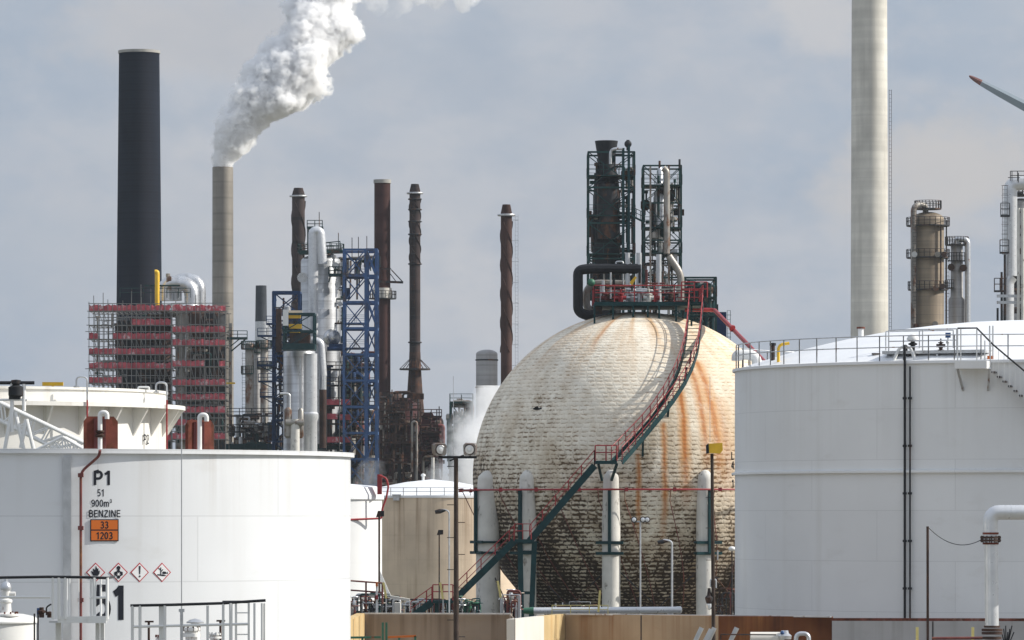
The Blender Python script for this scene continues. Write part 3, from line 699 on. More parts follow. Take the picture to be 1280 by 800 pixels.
for px, w_, m_ in ((1131,.055,m_black),(1137.5,.04,m_dark)):
    q = around(RC, RR+.16, px); b = MB()
    if px == 1131: b.pipe([q, V(q.x,q.y,zat(q,432)), V(q.x+.15,q.y+.8,zat(q,432)), V(q.x+.15,q.y+1.3,zat(q,455))], w_, 8)
    else: b.tube([q, V(q.x,q.y,zat(q,458))], w_, 8)
    for k in range(8): zz = 1 + k*2.1; b.bar(V(q.x-.09,q.y+.05,zz), V(q.x+.09,q.y+.05,zz), .05, .1)
    b.build('standpipe', m_, rt)
# roof platform with instruments
def onroof(px, py):
    q = around(RC, RR-1.6, px); return q
ra, rb_ = around(RC, RR-1.2, 1110), around(RC, RR-1.2, 1238)
zp = zat(ra, 441.5)
b = MB(); b.bar(V(ra.x,ra.y,zp), V(rb_.x,rb_.y,zp), 1.5, .14, up=(0,0,1)); b.build('roof_platform', m_galv, rt)
for px in (1116, 1142, 1170, 1195, 1225):
    b = MB(); q = around(RC, RR-1.2, px); b.bar(V(q.x,q.y-.5,zp-.1), V(q.x,q.y-.5,RZ), .1, .1, up=(0,1,0)); b.build('platform_leg', m_galv, rt)
b = MB(); qa, qb = around(RC, RR-.6, 1111), around(RC, RR-.6, 1196); b.rail([V(qa.x,qa.y,zp), V(qb.x,qb.y,zp)], 1.0, 1.5, .03, mids=(.5,))
b.rail([V(qa.x,qa.y+1.6,zp), V(qb.x,qb.y+1.6,zp)], 1.0, 1.5, .03, mids=()); b.build('platform_railing', m_galv, rt)
q = around(RC, RR-.9, 1141)
dv = thing('roof_vent', V(q.x,q.y,RZ), 'white mushroom vent on a short dark neck beside the tank standpipe', 'vent')
b = MB(); b.lathe(V(q.x,q.y,zp), [(.10,-.5),(.10,.3),(.2,.34),(.2,.4),(.1,.44),(.1,.52)], 12); b.build('neck', m_black, dv)
b = MB(); b.lathe(V(q.x,q.y,zp+.5), [(.15,0),(.27,.05),(.27,.12),(.2,.24),(.1,.3),(0,.32)], 16); b.build('cap', m_white, dv)
q = around(RC, RR-.8, 1176); valve(V(q.x,q.y,zp+.05), .28, m_brown, 'small brown valve on the roof platform of the right tank', wheel=False)
q = around(RC, RR-.8, 1185)
ins = thing('level_gauge', V(q.x,q.y,zp), 'thin instrument post with blue head on the right tank roof', 'gauge')
b = MB(); b.tube([V(q.x,q.y,zp), V(q.x,q.y,zp+.62)], .035, 6); b.sphere(V(q.x,q.y,zp+.42), .09, 6); b.build('post', m_galv, ins)
b = MB(); b.box((q.x-.11,q.y-.1,zp+.62), (q.x+.11,q.y+.1,zp+.84)); b.build('head', m_blue, ins)
for k in range(14):
    qq = around(RC, RR-.8-(k%3)*.3, 1117+k*6.2+(k%4)); b = MB(); b.tube([V(qq.x-.15,qq.y,RZ+.1+(k%5)*.07), V(qq.x+.2+(k%3)*.15,qq.y,RZ+.12+(k%4)*.1)], .05+.02*(k%3), 8); b.build('underdeck_pipe', [m_dark,m_brown,m_clad][k%3], rt)
# white tubular hoop over the standpipe
b = MB(); qa, qb = around(RC, RR-.2, 1117), around(RC, RR-.2, 1144); qm0, qm1 = around(RC, RR-.5, 1124), around(RC, RR-.5, 1138)
b.pipe([V(qa.x,qa.y,RZ+.1), V(qm0.x,qm0.y,zat(qm0,434)), V(qm1.x,qm1.y,zat(qm1,433)), V(qb.x,qb.y,RZ+.1)], .07, 8, bend=.3); b.build('hoop', m_white, rt)
# stair down the right side of the tank
q0, q1 = around(RC, RR+.5, 1196), around(RC, RR+.5, 1236)
rs = thing('tank_stairway', V(q0.x,q0.y,RZ), 'white open stairway with black handrail curling down the right tank', 'stairway')
zq = zat(q0, 456.5)
b = MB(); b.bar(V(q0.x,q0.y,zq), V(q1.x,q1.y,zq), 1.1, .34, up=(0,0,1)); b.build('landing', m_white, rs)
for q in (q0, q1):
    b = MB(); w0 = around(RC, RR, 1204 if q is q0 else 1235); b.bar(V(q.x,q.y-.3,zq-.15), V(w0.x,w0.y,zat(w0,488)), .09, .09); b.build('bracket', m_galv, rs)
for px in (1197, 1201, 1221, 1231, 1238): b = MB(); q = around(RC, RR+1.0, px); b.bar(V(q.x,q.y,zq), V(q.x,q.y,zq+1.6 if px < 1225 else zq+1.05), .05, .05, up=(0,1,0)); b.build('landing_post', m_white, rs)
for px in (1237, 1241): b = MB(); q = around(RC, RR-.3, px); b.bar(V(q.x,q.y,zq), V(q.x,q.y,zq+1.75), .06, .06, up=(0,1,0)); b.build('landing_post', m_white, rs)
th0 = math.atan2(q1.y-RC.y, q1.x-RC.x); sp = []; r0 = RR+.5
for k in range(1,100): t = th0 + k*.0165; sp.append(V(RC.x+r0*math.cos(t), RC.y+r0*math.sin(t), zq-.12-k*.0165*r0*.88))
sp = [s for s in sp if s.z > .2]
b = MB()
for s_ in sp[::1]:
    d = V(s_.x-RC.x, s_.y-RC.y, 0).normalized(); b.bar(s_-d*.45, s_+d*.45, .15, .07, up=(0,0,1))
b.build('treads', m_dark, rs)
for side, nm in ((.48,'outer'),):
    top = []
    b = MB()
    for s_ in sp:
        d = V(s_.x-RC.x, s_.y-RC.y, 0).normalized(); q = s_+d*side; top.append(q+V(0,0,1.05)); b.bar(q+V(0,0,-.05), q+V(0,0,1.15), .022, .022, up=d)
    b.build('baluster', m_white, rs)
    b = MB(); qa = around(RC, RR+1., 1197); qb = around(RC, RR+1., 1221)
    b.tube([V(qa.x,qa.y,zq+1.6), V(qb.x,qb.y,zq+1.6)] + [t + V(0,0,.15) for t in top], .04, 6); b.build('handrail', m_black, rs)
b = MB(); q = around(RC, RR+.3, 1234); b.box((q.x+.05,q.y+.4,zq+.05),(q.x+.32,q.y+.5,zq+.42)); b.build('gate_panel', m_orange, rs)
# goosenecks and vents on the roof
q = around(RC, RR-.4, 926)
b = MB(); b.pipe([V(q.x+.8,q.y+1,RZ), V(q.x+.8,q.y+1,zat(q,442.5)), V(q.x-.15,q.y+1,zat(q,442.5)), V(q.x-.15,q.y+1,zat(q,450))], .24, 14, bend=.55)
tag(b.build('roof_gooseneck', m_white, None, origin=V(q.x,q.y,RZ)), 'fat white gooseneck vent at the left edge of the right tank roof', 'vent')
q = around(RC, RR-.6, 973)
b = MB(); b.pipe([V(q.x,q.y,RZ), V(q.x,q.y,zat(q,431)), V(q.x+.5,q.y,zat(q,429))], .07, 10, bend=.3)
tag(b.build('roof_gooseneck', m_yellow, None, origin=V(q.x,q.y,RZ)), 'yellow bent pipe behind the right tank roof railing', 'pipe')
def small_vent(px, py, Yoff, r, h, m1, m2, lab):
    q = around(RC, RR-Yoff, px); z = zat(q, py); t_ = thing('roof_vent', V(q.x,q.y,z), lab, 'vent')
    b = MB(); b.lathe(V(q.x,q.y,z), [(r,-.5),(r,h)], 12); b.build('neck', m1, t_)
    b = MB(); b.lathe(V(q.x,q.y,z+h), [(r*1.5,0),(r*1.5,h*.22),(0,h*.25)], 14); b.build('cap', m2, t_)
small_vent(1076, 421, 6, .13, .38, m_white, m_rustplate, 'short white vent with rusty cap on the right tank roof')
small_vent(1095, 449, 1.2, .13, .22, m_palec, m_brown, 'squat cream vent stub behind the right tank railing')
small_vent(966, 447, 1.0, .1, .55, m_dark, m_black, 'thin dark vent stub left of the yellow bent pipe')
# tank number seen edge on at its left side
for i, ch in enumerate('L4-1'):
    q = around(RC, RR+.12, 921); text('lettering', ch, V(X(915.5,RY), RY-.3, Z(570+i*11.5, RY)), .36, m_blackp, rt, rotz=0, sx=.7, bold=.2)
# ================================================================== tank with the big lettering (front left)
AY = 120.0; AC = V(X(50,AY), AY, 0); AR = 388*AY/F; AZ = Z(566.5, AY)
ta = thing('storage_tank', AC, 'white storage tank marked P1 with orange hazard placard in the front left', 'storage tank')
b = MB(); b.lathe(AC, [(AR,0),(AR,AZ-.1)], 160); b.build('shell', m_p1, ta)
b = MB(); b.lathe(AC, [(AR+.002,AZ-.11),(AR+.10,AZ-.11),(AR+.10,AZ),(AR-.1,AZ+.004)], 160); b.build('rim', m_p1, ta); b = MB(); b.lathe(AC, [(AR-.1,AZ-.02),(AR-3,AZ-.01),(0,AZ+.0)], 96); b.build('roof', m_roof, ta)
def onA(px, py, e=0.): q = around(AC, AR+e, px); q.z = zat(q, py); return q
# cable channel up the shell
q0, q1 = onA(84,571,.06), onA(84,800,.06)
b = MB(); b.bar(V(q0.x,q0.y,0), q0, .19, .1, up=V(0,1,0)); b.build('cable_channel', m_galv, ta)
# red water pipe
b = MB(); b.pipe([onA(125,563,.35), onA(124,570,.22), onA(101,590,.12), V(onA(101,590,.12).x, onA(101,590,.12).y, 0)], .035, 8, bend=.15)
for yy in (594, 660, 750): q = onA(101,yy,.12); b.bar(q-V(0,0,.05), q+V(0,0,.05), .13, .13, up=(0,1,0))
b.build('water_pipe', m_redd, ta)
# lettering follows the tangent at its place
def onrot(px): q = around(AC, AR, px); return math.atan2(q.y-AC.y, q.x-AC.x) + math.pi/2
def atext(body, px, py, hpx, sx=.95, bold=.16, m=None): return text('lettering', body, onA(px,py,.004), hpx/S_A, m or m_blackp, ta, onrot(px), sx, bold)
S_A = F/112.5
atext('P1', 128.3, 597.3, 18, 1.12, .17)
atext('51', 126, 616, 9, .92, .14)
atext('900m³', 126.8, 629, 9, .95, .14)
atext('BENZINE', 131, 642, 9, 1.04, .15)
atext('51', 138, 753.5, 43, .82, .20)
# orange placard
pl = thing('hazard_placard', onA(130.5,662,.03), 'orange placard reading 33 over 1203 on the lettered tank', 'sign')
def apanel(px0, px1, py0, py1, e, th, m, name, parent):
    c = (px0+px1)/2; q = onA(c, (py0+py1)/2, e); a = onrot(c); w = (px1-px0)/S_A; h = (py1-py0)/S_A
    u = V(math.cos(a), math.sin(a), 0); b_ = MB(); b_.bar(q-u*w/2, q+u*w/2, th, h); return b_.build(name, m, parent)
apanel(112.5,148.5,649,676.5,.012,.02,m_blackp,'backing',pl); apanel(113.7,147.3,650.2,661.8,.020,.012,m_orange,'upper_field',pl); apanel(113.7,147.3,663.4,675.3,.020,.012,m_orange,'lower_field',pl)
text('lettering', '33', onA(130.5,656.2,.029), 9/S_A, m_blackp, pl, onrot(130.5), .98, .16)
text('lettering', '1203', onA(130.5,669.6,.029), 9/S_A, m_blackp, pl, onrot(130.5), 1.0, .16)
# four hazard diamonds
def poly_on(q, a, pts, s, m, name, parent, off):
    u = V(math.cos(a), math.sin(a), 0); n = V(math.sin(a), -math.cos(a), 0); b_ = MB()
    for pg in pts: b_.prism([q + u*x*s + V(0,0,y*s) + n*off for x, y in pg], -n*.006)
    return b_.build(name, m, parent)
def disc(cx, cy, r, n=14): return [(cx+r*math.cos(2*math.pi*k/n), cy+r*math.sin(2*math.pi*k/n)) for k in range(n)]
flame = [[(-.24,-.05),(-.27,.10),(-.15,.02),(-.16,.24),(-.04,.14),(.02,.40),(.10,.20),(.16,.26),(.17,.06),(.25,.12),(.23,-.06),(.14,-.20),(-.14,-.20)], [(-.26,-.30),(.26,-.30),(.26,-.25),(-.26,-.25)]]
torso = [disc(0,.27,.12), [(-.07,.20),(.07,.20),(.08,.08),(.26,.02),(.26,-.16),(.12,-.22),(.07,-.36),(-.07,-.36),(-.12,-.22),(-.26,-.16),(-.26,.02),(-.08,.08)]]
star = [[((.13 if k%2==0 else .045)*math.cos(math.pi*k/6), -.10+(.13 if k%2==0 else .045)*math.sin(math.pi*k/6)) for k in range(12)]]
excl = [[(-.055,.38),(.055,.38),(.03,-.10),(-.03,-.10)], disc(0,-.23,.055)]
env = [[(-.30,-.10),(.05,-.12),(.30,-.20),(.05,-.22),(-.30,-.16)], [(-.12,-.12),(-.07,-.12),(-.06,.30),(-.11,.30)], [(-.10,.12),(-.25,.24),(-.22,.27),(-.08,.18)], [(-.09,.06),(.04,.2),(.07,.17),(-.07,.0)],
       [(-.02,-.02),(.08,.06),(.22,.04),(.30,-.03),(.36,.04),(.36,-.10),(.30,-.05),(.2,-.1),(.07,-.09)]]
for i, (px, sym, lab) in enumerate(((119.5,flame,'flame'),(148,torso,'human figure with star'),(174.5,excl,'exclamation mark'),(202.5,env,'dead tree and fish'))):
    q = onA(px, 715.5, .006); a = onrot(px); s = 24.5/S_A
    dd = thing('hazard_diamond', q, 'white diamond sign with red edge showing a '+lab, 'sign', 'hazard diamonds on the lettered tank')
    poly_on(q, a, [[(-.5,0),(0,-.5),(.5,0),(0,.5)]], s, m_redp, 'red_border', dd, .0)
    poly_on(q, a, [[(-.43,0),(0,-.43),(.43,0),(0,.43)]], s, m_whitep, 'white_field', dd, .008)
    poly_on(q, a, sym, s*.86, m_blackp, 'symbol', dd, .015)
    if sym is torso: poly_on(q, a, star, s*.9, m_whitep, 'star', dd, .022)
# rusty plates with white gooseneck vents on the rim
for (px0, px1, py0, vx, lab, lab2) in ((104,147.5,520.5,125,'rusty red grooved plate standing on the rim above the P1 lettering','white gooseneck vent in front of the rusty plate above the lettering'),
                                       (228.5,270.5,525,249.5,'rusty streaked plate standing on the rim nearer the scaffold','white gooseneck vent in front of the plate nearer the scaffold')):
    c = (px0+px1)/2; q = onA(c, 565, -.25); a = onrot(c); u = V(math.cos(a),math.sin(a),0); w = (px1-px0)/S_A; h = zat(q,py0)-AZ
    t_ = thing('deflector_plate', V(q.x,q.y,AZ), lab, 'plate'); b = MB(); hw = w/2; z0 = AZ
    pts = [(-hw,0),(hw,0),(hw,h-.12),(hw-.10,h),(-hw+.10,h),(-hw,h-.12)]
    b.prism([V(q.x,q.y,z0)+u*x+V(0,0,z) for x, z in pts], V(0,.06,0)); b.build('plate', m_rustplate, t_)
    for k in (-.12, .10):
        b = MB(); b.bar(V(q.x,q.y-.03,z0)+u*k, V(q.x,q.y-.03,z0+h-.05)+u*k, .07, .05, up=(0,1,0)); b.build('stiffener', m_redd, t_)
    v = thing('gooseneck_vent', onA(vx,565,-.05), lab2, 'vent'); q = onA(vx,565,-.05); zt = zat(q, 515.5 if vx < 200 else 518.5)
    b = MB(); b.pipe([V(q.x,q.y,AZ-.05), V(q.x,q.y,zt), V(q.x+.17,q.y+.0,zt), V(q.x+.17,q.y,zt-.16)], .056, 12, bend=.14); b.build('bent_pipe', m_white, v)
    if vx < 200:
        b = MB(); b.lathe(V(q.x,q.y,AZ+.28), [(.10,0),(.12,.05),(.07,.09),(.11,.13),(.10,.17)], 12); b.build('flange', m_brown, v)
# lightning rod in front of the tank
LY = 104.
lr = thing('antenna_mast', P(227,800,LY)*1, 'thin grey whip mast in front of the lettered tank', 'mast')
b = MB(); b.tube([V(X(227,LY),LY,0), P(227,762,LY)], .035, 8); b.build('lower_tube', m_galv, lr)
b = MB(); b.tube([P(227,762,LY), P(227,517,LY)], .013, 6); b.build('upper_rod', m_galv, lr)
b = MB(); b.bar(P(223.5,763,LY), P(230.5,763,LY), .07, .07); b.build('clamp', m_galv, lr)

# ================================================================== second tank behind it
BY = 150.; BC = V(X(-78,BY), BY, 0); BR = 285*BY/F; BZ = Z(490.5, BY); BF = Z(511, BY)
tb = thing('storage_tank', BC, 'cream white tank marked P2 with a wide bracketed flange below its rim', 'storage tank')
b = MB(); b.lathe(BC, [(BR,0),(BR,BZ)], 128); b.lathe(BC, [(BR-.08,BZ-.4),(BR-.08,BZ)], 64); b.build('shell', m_p2, tb)
b = MB(); b.lathe(BC, [(BR+.001,BZ-.06),(BR+.06,BZ-.06),(BR+.06,BZ+.02),(BR-.12,BZ+.02)], 128); b.build('rim', m_p2, tb)
FR = BR + 24*BY/F
b = MB(); b.lathe(BC, [(BR+.001,BF-.02),(FR-.02,BF-.05),(FR,BF-.05),(FR,BF+.08),(FR-.06,BF+.08),(BR+.001,BF+.03)], 128); b.build('wind_girder', m_p2, tb)
b = MB(); b.lathe(BC, [(BR-.1,BZ-.8),(BR*.5,BZ-.5),(0,BZ-.4)], 64); b.build('roof', m_roof, tb)
for k in range(36):
    t = 2*math.pi*(k+.35)/36; d = V(math.cos(t), math.sin(t), 0); s = V(-d.y, d.x, 0)*.035
    b = MB(); b.prism([BC+d*(BR-.01)+V(0,0,BF-.95)-s, BC+d*(FR-.08)+V(0,0,BF-.1)-s, BC+d*(FR-.08)+V(0,0,BF-.05)-s, BC+d*(BR-.01)+V(0,0,BF-.05)-s], s*2)
    b.build('gusset', m_p2, tb)
q = around(BC, BR, 182); q.z = zat(q, 549); text('lettering', 'P2', q + V(.03,-.03,0), 12/(F/q.y), m_blackp, tb, math.atan2(q.y-BC.y,q.x-BC.x)+math.pi/2, 1.15, .13)
for px, py0, top, lab in ((109,482,471,'red deluge pipe with hooked grey nozzle above the P1 rim plate'),(209,482,478,'red deluge pipe with hooked grey nozzle at the right edge of the P2 tank')):
    q = around(BC, FR+.05, px if px < 200 else 208.5); t_ = thing('deluge_pipe', V(q.x,q.y,0), lab, 'pipe'); zt = zat(q, top)
    b = MB(); b.tube([V(q.x,q.y,0), V(q.x,q.y,zat(q,500))], .028, 8); b.build('riser', m_red, t_)
    b = MB(); b.pipe([V(q.x,q.y,zat(q,500)), V(q.x,q.y,zt), V(q.x-.34,q.y,zt), V(q.x-.34,q.y,zt-.28)], .03, 8, bend=.15); b.tube([V(q.x-.34,q.y,zt-.28), V(q.x-.34,q.y,zt-.33)], .09, 8); b.build('nozzle', m_galv, t_)
q = around(BC, BR, 179.5); b = MB(); b.pipe([V(q.x-.17,q.y,BZ), V(q.x-.17,q.y,zat(q,484)), V(q.x+.17,q.y,zat(q,484)), V(q.x+.17,q.y,BZ)], .035, 8, bend=.1)
tag(b.build('lifting_handle', m_white, None, origin=V(q.x,q.y,BZ)), 'small white handle on top of the P2 tank rim', 'handle')
b = MB(); b.bar(P(53,480,172), P(79,480,172), .12, .14); b.bar(P(66,480,172), V(X(66,172),172,0), .08, .08, up=(0,1,0)); tag(b.build('crane_beam', m_yellow, None, origin=P(66,480,172)), 'short yellow beam just above the P2 tank rim', 'beam')

# ================================================================== white truss boom and mast between the two tanks
GY = 135.
ga = thing('truss_boom', P(0,566,GY), 'white lattice truss sloping down between the P1 and P2 tanks', 'truss')
def truss(a0, a1, c0, c1, n, dep, root, m, r=.05):
    """two chords a0-a1, c0-c1 repeated at depth dep"""
    for yy in (0, dep):
        o_ = V(0, yy, 0)
        for s, e in ((a0, a1), (c0, c1)): b_ = MB(); b_.tube([s+o_, e+o_], r, 8); b_.build('chord', m, root)
    b_ = MB()
    for yy in (0, dep):
        o_ = V(0, yy, 0)
        for i in range(n): b_.tube([a0.lerp(a1,i/n)+o_, c0.lerp(c1,(i+.5)/n)+o_], r*.55, 6); b_.tube([c0.lerp(c1,(i+.5)/n)+o_, a0.lerp(a1,(i+1)/n)+o_], r*.55, 6)
    for i in range(n+1): b_.tube([a0.lerp(a1,i/n), a0.lerp(a1,i/n)+V(0,dep,0)], r*.5, 6)
    b_.build('lacing', m, root)
truss(P(-20,494,GY), P(122,562,GY), P(-20,516,GY), P(90,572,GY), 7, .9, ga, m_white)
gb = thing('truss_boom', P(40,566,GY-4), 'lower white lattice truss rising to a peak beside the rusty rim plate', 'truss')
truss(P(46,562,GY-4), P(78,546,GY-4), P(50,572,GY-4), P(84,562,GY-4), 3, .8, gb, m_white, .04)
truss(P(78,546,GY-4), P(112,566,GY-4), P(82,562,GY-4), P(112,578,GY-4), 3, .8, gb, m_white, .04)
gm = thing('boom_mast', P(16,570,GY-2), 'white tubular mast with dark rail and winch above the sloping truss', 'mast')
for x0, y0, x1, y1 in ((15,478,15,540),(15,512,4,572),(19,515,32,572),(30,480,30,514),(33,524,43,566),(33,524,26,560)):
    b = MB(); b.tube([P(x0,y0,GY-2), P(x1,y1,GY-2)], .055, 8); b.build('leg', m_white, gm)
b = MB(); b.tube([P(-10,478.5,GY-2), P(43,478.5,GY-2)], .05, 8); b.build('rail', m_black, gm)
b = MB(); b.tube([P(-10,500,GY-2), P(34,499.5,GY-2)], .035, 8); b.build('rail', m_white, gm)
b = MB(); b.lathe(P(20,497,GY-2), [(.1,0),(.22,.06),(.22,.3),(.1,.36),(.14,.4),(.14,.5),(0,.52)], 12); b.box(P(11,499,GY-2.1), P(26,493,GY-1.8)); b.build('winch', m_dark, gm)

# ================================================================== platforms in the bottom left corner
CY = 107.; CS = F/CY
pf = thing('access_platform', P(100,778,CY), 'white access platform with black top rail in the bottom left corner', 'platform')
b = MB(); b.box(P(72,778.5,CY-.9)+V(0,0,0), P(111,770.5,CY-.88)); b.box(P(110,779,CY-.96), P(133,770,CY-.86)); b.build('toe_board', m_white, pf)
b = MB(); b.box(V(X(66,CY),CY-.88,Z(777.5,CY)), V(X(132,CY),CY+.9,Z(775,CY))); b.build('deck', m_galv, pf)
b = MB(); b.tube([P(-30,722.5,CY-.9), P(60,721,CY-.9), P(100,721.5,CY-.9), P(134,722.5,CY-.9)], .032, 8); b.tube([P(134,722.5,CY-.9), P(134,722.5,CY-.9)+V(0,1.8,0)], .03, 8); b.build('top_rail', m_black, pf)
for x0, x1, y in ((-30,63,746.5),(112,134,747)):
    b = MB(); b.tube([P(x0,y,CY-.9), P(x1,y,CY-.9)], .028, 8); b.build('mid_rail', m_white, pf)
for px, w_, yo in ((66,.05,-.9),(73.5,.06,-.9),(81.5,.055,-.9),(84,.05,.9),(87,.03,.9),(98.5,.02,.9),(113.5,.04,-.9),(118,.07,-.9),(134,.06,-.9),(126,.04,.9)):
    b = MB(); b.tube([P(px,774,CY+yo), P(px,722,CY+yo)], w_*.6, 8); b.build('post', m_white, pf)
for px in (122, 128): 
    b = MB(); b.bar(P(px,778,CY), V(X(px,CY),CY,0), .09, .09, up=(0,1,0)); b.build('support_post', m_white, pf)
b = MB(); b.bar(P(73,778,CY), V(X(73,CY),CY,0), .12, .12, up=(0,1,0)); b.build('support_post', m_white, pf)
# small vessel with relief valve
vs_ = thing('process_vessel', V(X(8,109.5),109.5,0), 'small white flat topped vessel under the black rail in the corner', 'vessel')
C0 = V(X(-8,109.5),109.5,0); zt = Z(776, 109.5)
b = MB(); b.lathe(C0, [(1.0,0),(1.0,zt-.02)], 48); b.build('shell', m_white, vs_)
b = MB(); b.lathe(C0, [(1.06,zt-.04),(1.06,zt),(.98,zt+.1),(.7,zt+.16),(.0,zt+.2)], 48); b.build('lid', m_white, vs_)
pv = thing('relief_valve', V(X(8,109),109,zt+.2), 'white relief valve with round metal head on the corner vessel', 'valve')
C1 = V(X(8,109),108.9,zt+.12)
b = MB(); b.lathe(C1, [(.32,0),(.32,.05),(.13,.09),(.12,.30),(.15,.33),(.15,.38),(.10,.42),(.10,.62)], 20); b.tube([C1+V(0,0,.52), C1+V(.22,0,.52)], .06, 10); b.build('valve_body', m_whitec, pv)
b = MB(); b.lathe(C1+V(0,0,.58), [(.08,0),(.12,.03),(.13,.10),(.10,.19),(.04,.24),(.035,.3),(0,.31)], 20); b.build('valve_head', m_alu, pv)
b = MB()
for k in range(12): t = 2*math.pi*k/12; b.tube([C1+V(.27*math.cos(t),.27*math.sin(t),.0), C1+V(.27*math.cos(t),.27*math.sin(t),.11)], .02, 6)
b.build('flange_bolts', m_rustplate, pv)
fit = thing('instrument_cluster', P(52,770,108.3), 'small brass and blue instrument fittings on a thin dark stand', 'instrument')
for px in (43, 47.5): b = MB(); b.tube([V(X(px,108.3),108.3,0), P(px,767,108.3)], .02, 6); b.build('stand', m_dark, fit)
b = MB(); b.box(P(46,768,108.3), P(50,760,108.4)); b.build('gauge_head', m_blue, fit)
b = MB(); b.lathe(P(52,772,108.3), [(.06,0),(.06,.1),(.1,.12),(.1,.16),(.05,.18),(.05,.24)], 10); b.lathe(P(62,772,108.3), [(.06,0),(.06,.06),(.09,.08),(.09,.13),(0,.15)], 10); b.build('fitting', m_brown, fit)
b = MB(); b.pipe([P(58,769,108.3), P(58,759,108.3), P(64,755,108.3), P(67,757,108.3)], .018, 6); b.build('hose', m_black, fit)

# second platform with rail and ladder
DY = 104.
pg = thing('access_platform', P(250,800,DY), 'white railed platform with ladder and thick black handrail by the lettered tank', 'platform')
b = MB(); b.tube([P(163,757,DY), P(215,756,DY), P(280,754,DY), P(300,752.5,DY), P(332,750.5,DY)], .032, 8); b.build('top_rail', m_black, pg)
b = MB(); b.tube([P(278,752.5,DY+1.4), P(310,752.3,DY+1.4)], .032, 8); b.build('top_rail', m_black, pg)
b = MB(); b.tube([P(164,783.5,DY), P(310,780,DY)], .03, 8); b.build('mid_rail', m_white, pg)
for px, r in ((165.5,.035),(175,.035),(206,.035),(259.5,.03),(279,.03),(288.5,.04),(318,.025),(328,.035),(331,.02)):
    b = MB(); b.tube([P(px,757 if px < 270 else 754,DY), P(px,835,DY)], r, 8); b.build('post', m_white, pg)
b = MB(); b.bar(P(201.5,757,DY+.1), P(201.5,835,DY+.1), .10, .08, up=(0,1,0)); b.build('post', m_white, pg)
la = MB(); 
for px in (295, 311): la.bar(P(px,753,DY+.2), P(px,840,DY+.2), .05, .05, up=(0,1,0))
for k in range(7): la.tube([P(295,766+k*13.5,DY+.2), P(311,766+k*13.5,DY+.2)], .016, 6)
la.build('ladder', m_white, pg)
b = MB(); b.box(P(150,838,DY-.1), P(335,835,DY+2.2)); b.build('deck', m_galv, pg)
for px in (160, 240, 325): b = MB(); b.bar(P(px,838,DY+1), V(X(px,DY+1),DY+1,0), .12, .12, up=(0,1,0)); b.build('support_post', m_white, pg)
# valves and flanges behind that rail
DV = 105.6
def flanged(px, py, r, h, m, m2, lab):
    c = P(px, py, DV); t_ = thing('flanged_nozzle', V(c.x, c.y, 0), lab, 'nozzle')
    b = MB(); b.lathe(V(c.x,c.y,0), [(r*.7,0),(r*.7,c.z)], 20); b.build('neck', m, t_)
    b = MB(); b.lathe(V(c.x,c.y,c.z), [(r*1.15,0),(r*1.15,h*.3),(r*.8,h*.35),(r*.8,h*.5),(r*1.1,h*.55),(r*1.1,h*.8),(r*.5,h),(0,h)], 24); b.build('flange', m, t_)
    b = MB()
    for k in range(10): t = 2*math.pi*k/10; b.tube([V(c.x+r*math.cos(t),c.y+r*math.sin(t),c.z+h*.5), V(c.x+r*math.cos(t),c.y+r*math.sin(t),c.z+h*1.0)], .022, 6)
    b.build('bolts', m2, t_)
flanged(200, 800, .09, .12, m_whitec, m_rustplate, 'small nozzle with rusty red bolts behind the black rail')
flanged(239, 796, .19, .26, m_whitec, m_brown, 'wide cream flange with brown bolts behind the whip mast')
flanged(268, 798, .14, .14, m_whitec, m_galv, 'cream flanged nozzle left of the thin rusty rod')
for px, y0 in ((186,777),(275.5,776)):
    t_ = thing('valve_spindle', P(px,y0,DV), 'thin rusty valve spindle with cross handle %s' % ('left of the whip mast' if px < 200 else 'right of the whip mast'), 'valve')
    b = MB(); b.tube([P(px,y0,DV), V(X(px,DV),DV,0)], .028, 6); b.build('spindle', m_brown, t_)
    b = MB(); b.bar(P(px-5,y0,DV), P(px+6,y0,DV), .04, .04); b.build('cross_handle', m_brown, t_)
c = P(244,779,DV+.5); t_ = thing('inspection_hatch', V(c.x,c.y,0), 'white hatch with grey domed lid behind the whip mast', 'hatch')
b = MB(); b.lathe(V(c.x,c.y,0), [(.1,0),(.1,c.z)], 16); b.build('neck', m_white, t_)
b = MB(); b.lathe(c, [(.2,0),(.2,.03),(.12,.08),(0,.11)], 16); b.build('lid', m_galv, t_)

# ================================================================== small white tank and beige tank
EY = 250.; EC = V(X(395,EY), EY, 0); ER = 82.5*EY/F; EZ = Z(622, EY)
te = thing('storage_tank', EC, 'small bright white tank between the lettered tank and the beige tank', 'storage tank')
b = MB(); b.lathe(EC, [(ER,0),(ER,EZ)], 96); b.build('shell', m_wt, te)
b = MB(); b.lathe(EC, [(ER+.1,EZ-.1),(ER+.1,EZ+.12),(ER*.98,EZ+.55),(ER*.9,EZ+.62),(0,EZ+.9)], 96); b.build('roof', m_roof, te)
b = MB(); b.prism([V(EC.x+ER-.1,EY-1,Z(712,EY)), V(EC.x+ER+.55,EY-1,Z(747,EY)), V(EC.x+ER+.55,EY-1,Z(752,EY)), V(EC.x+ER-.1,EY-1,Z(752,EY))], (0,.3,0)); b.build('base_fin', m_wt, te)
b = MB(); q = P(473.5,620,EY-2); b.box(P(471.5,618,EY-2), P(477.5,593,EY-1.6)); tag(b.build('fire_cabinet', m_red, None, origin=q), 'narrow red box standing on the small white tank rim', 'box')
vpipe('foam_pipe', [P(474,594,EY-2.2),P(483,598,EY-2.2),P(485.5,608,EY-2.2),P(483,622,EY-2.2),P(478,635,EY-2.2),P(477,648,EY-2.2),P(425,650,EY-3.2)], .055, m_red, 'red pipe curling over and along the small white tank', 'pipe', n=10)
BY2 = 420.; HC = V(X(540,BY2), BY2, 0); HR = 108*BY2/F; HZ_ = Z(620.5, BY2)
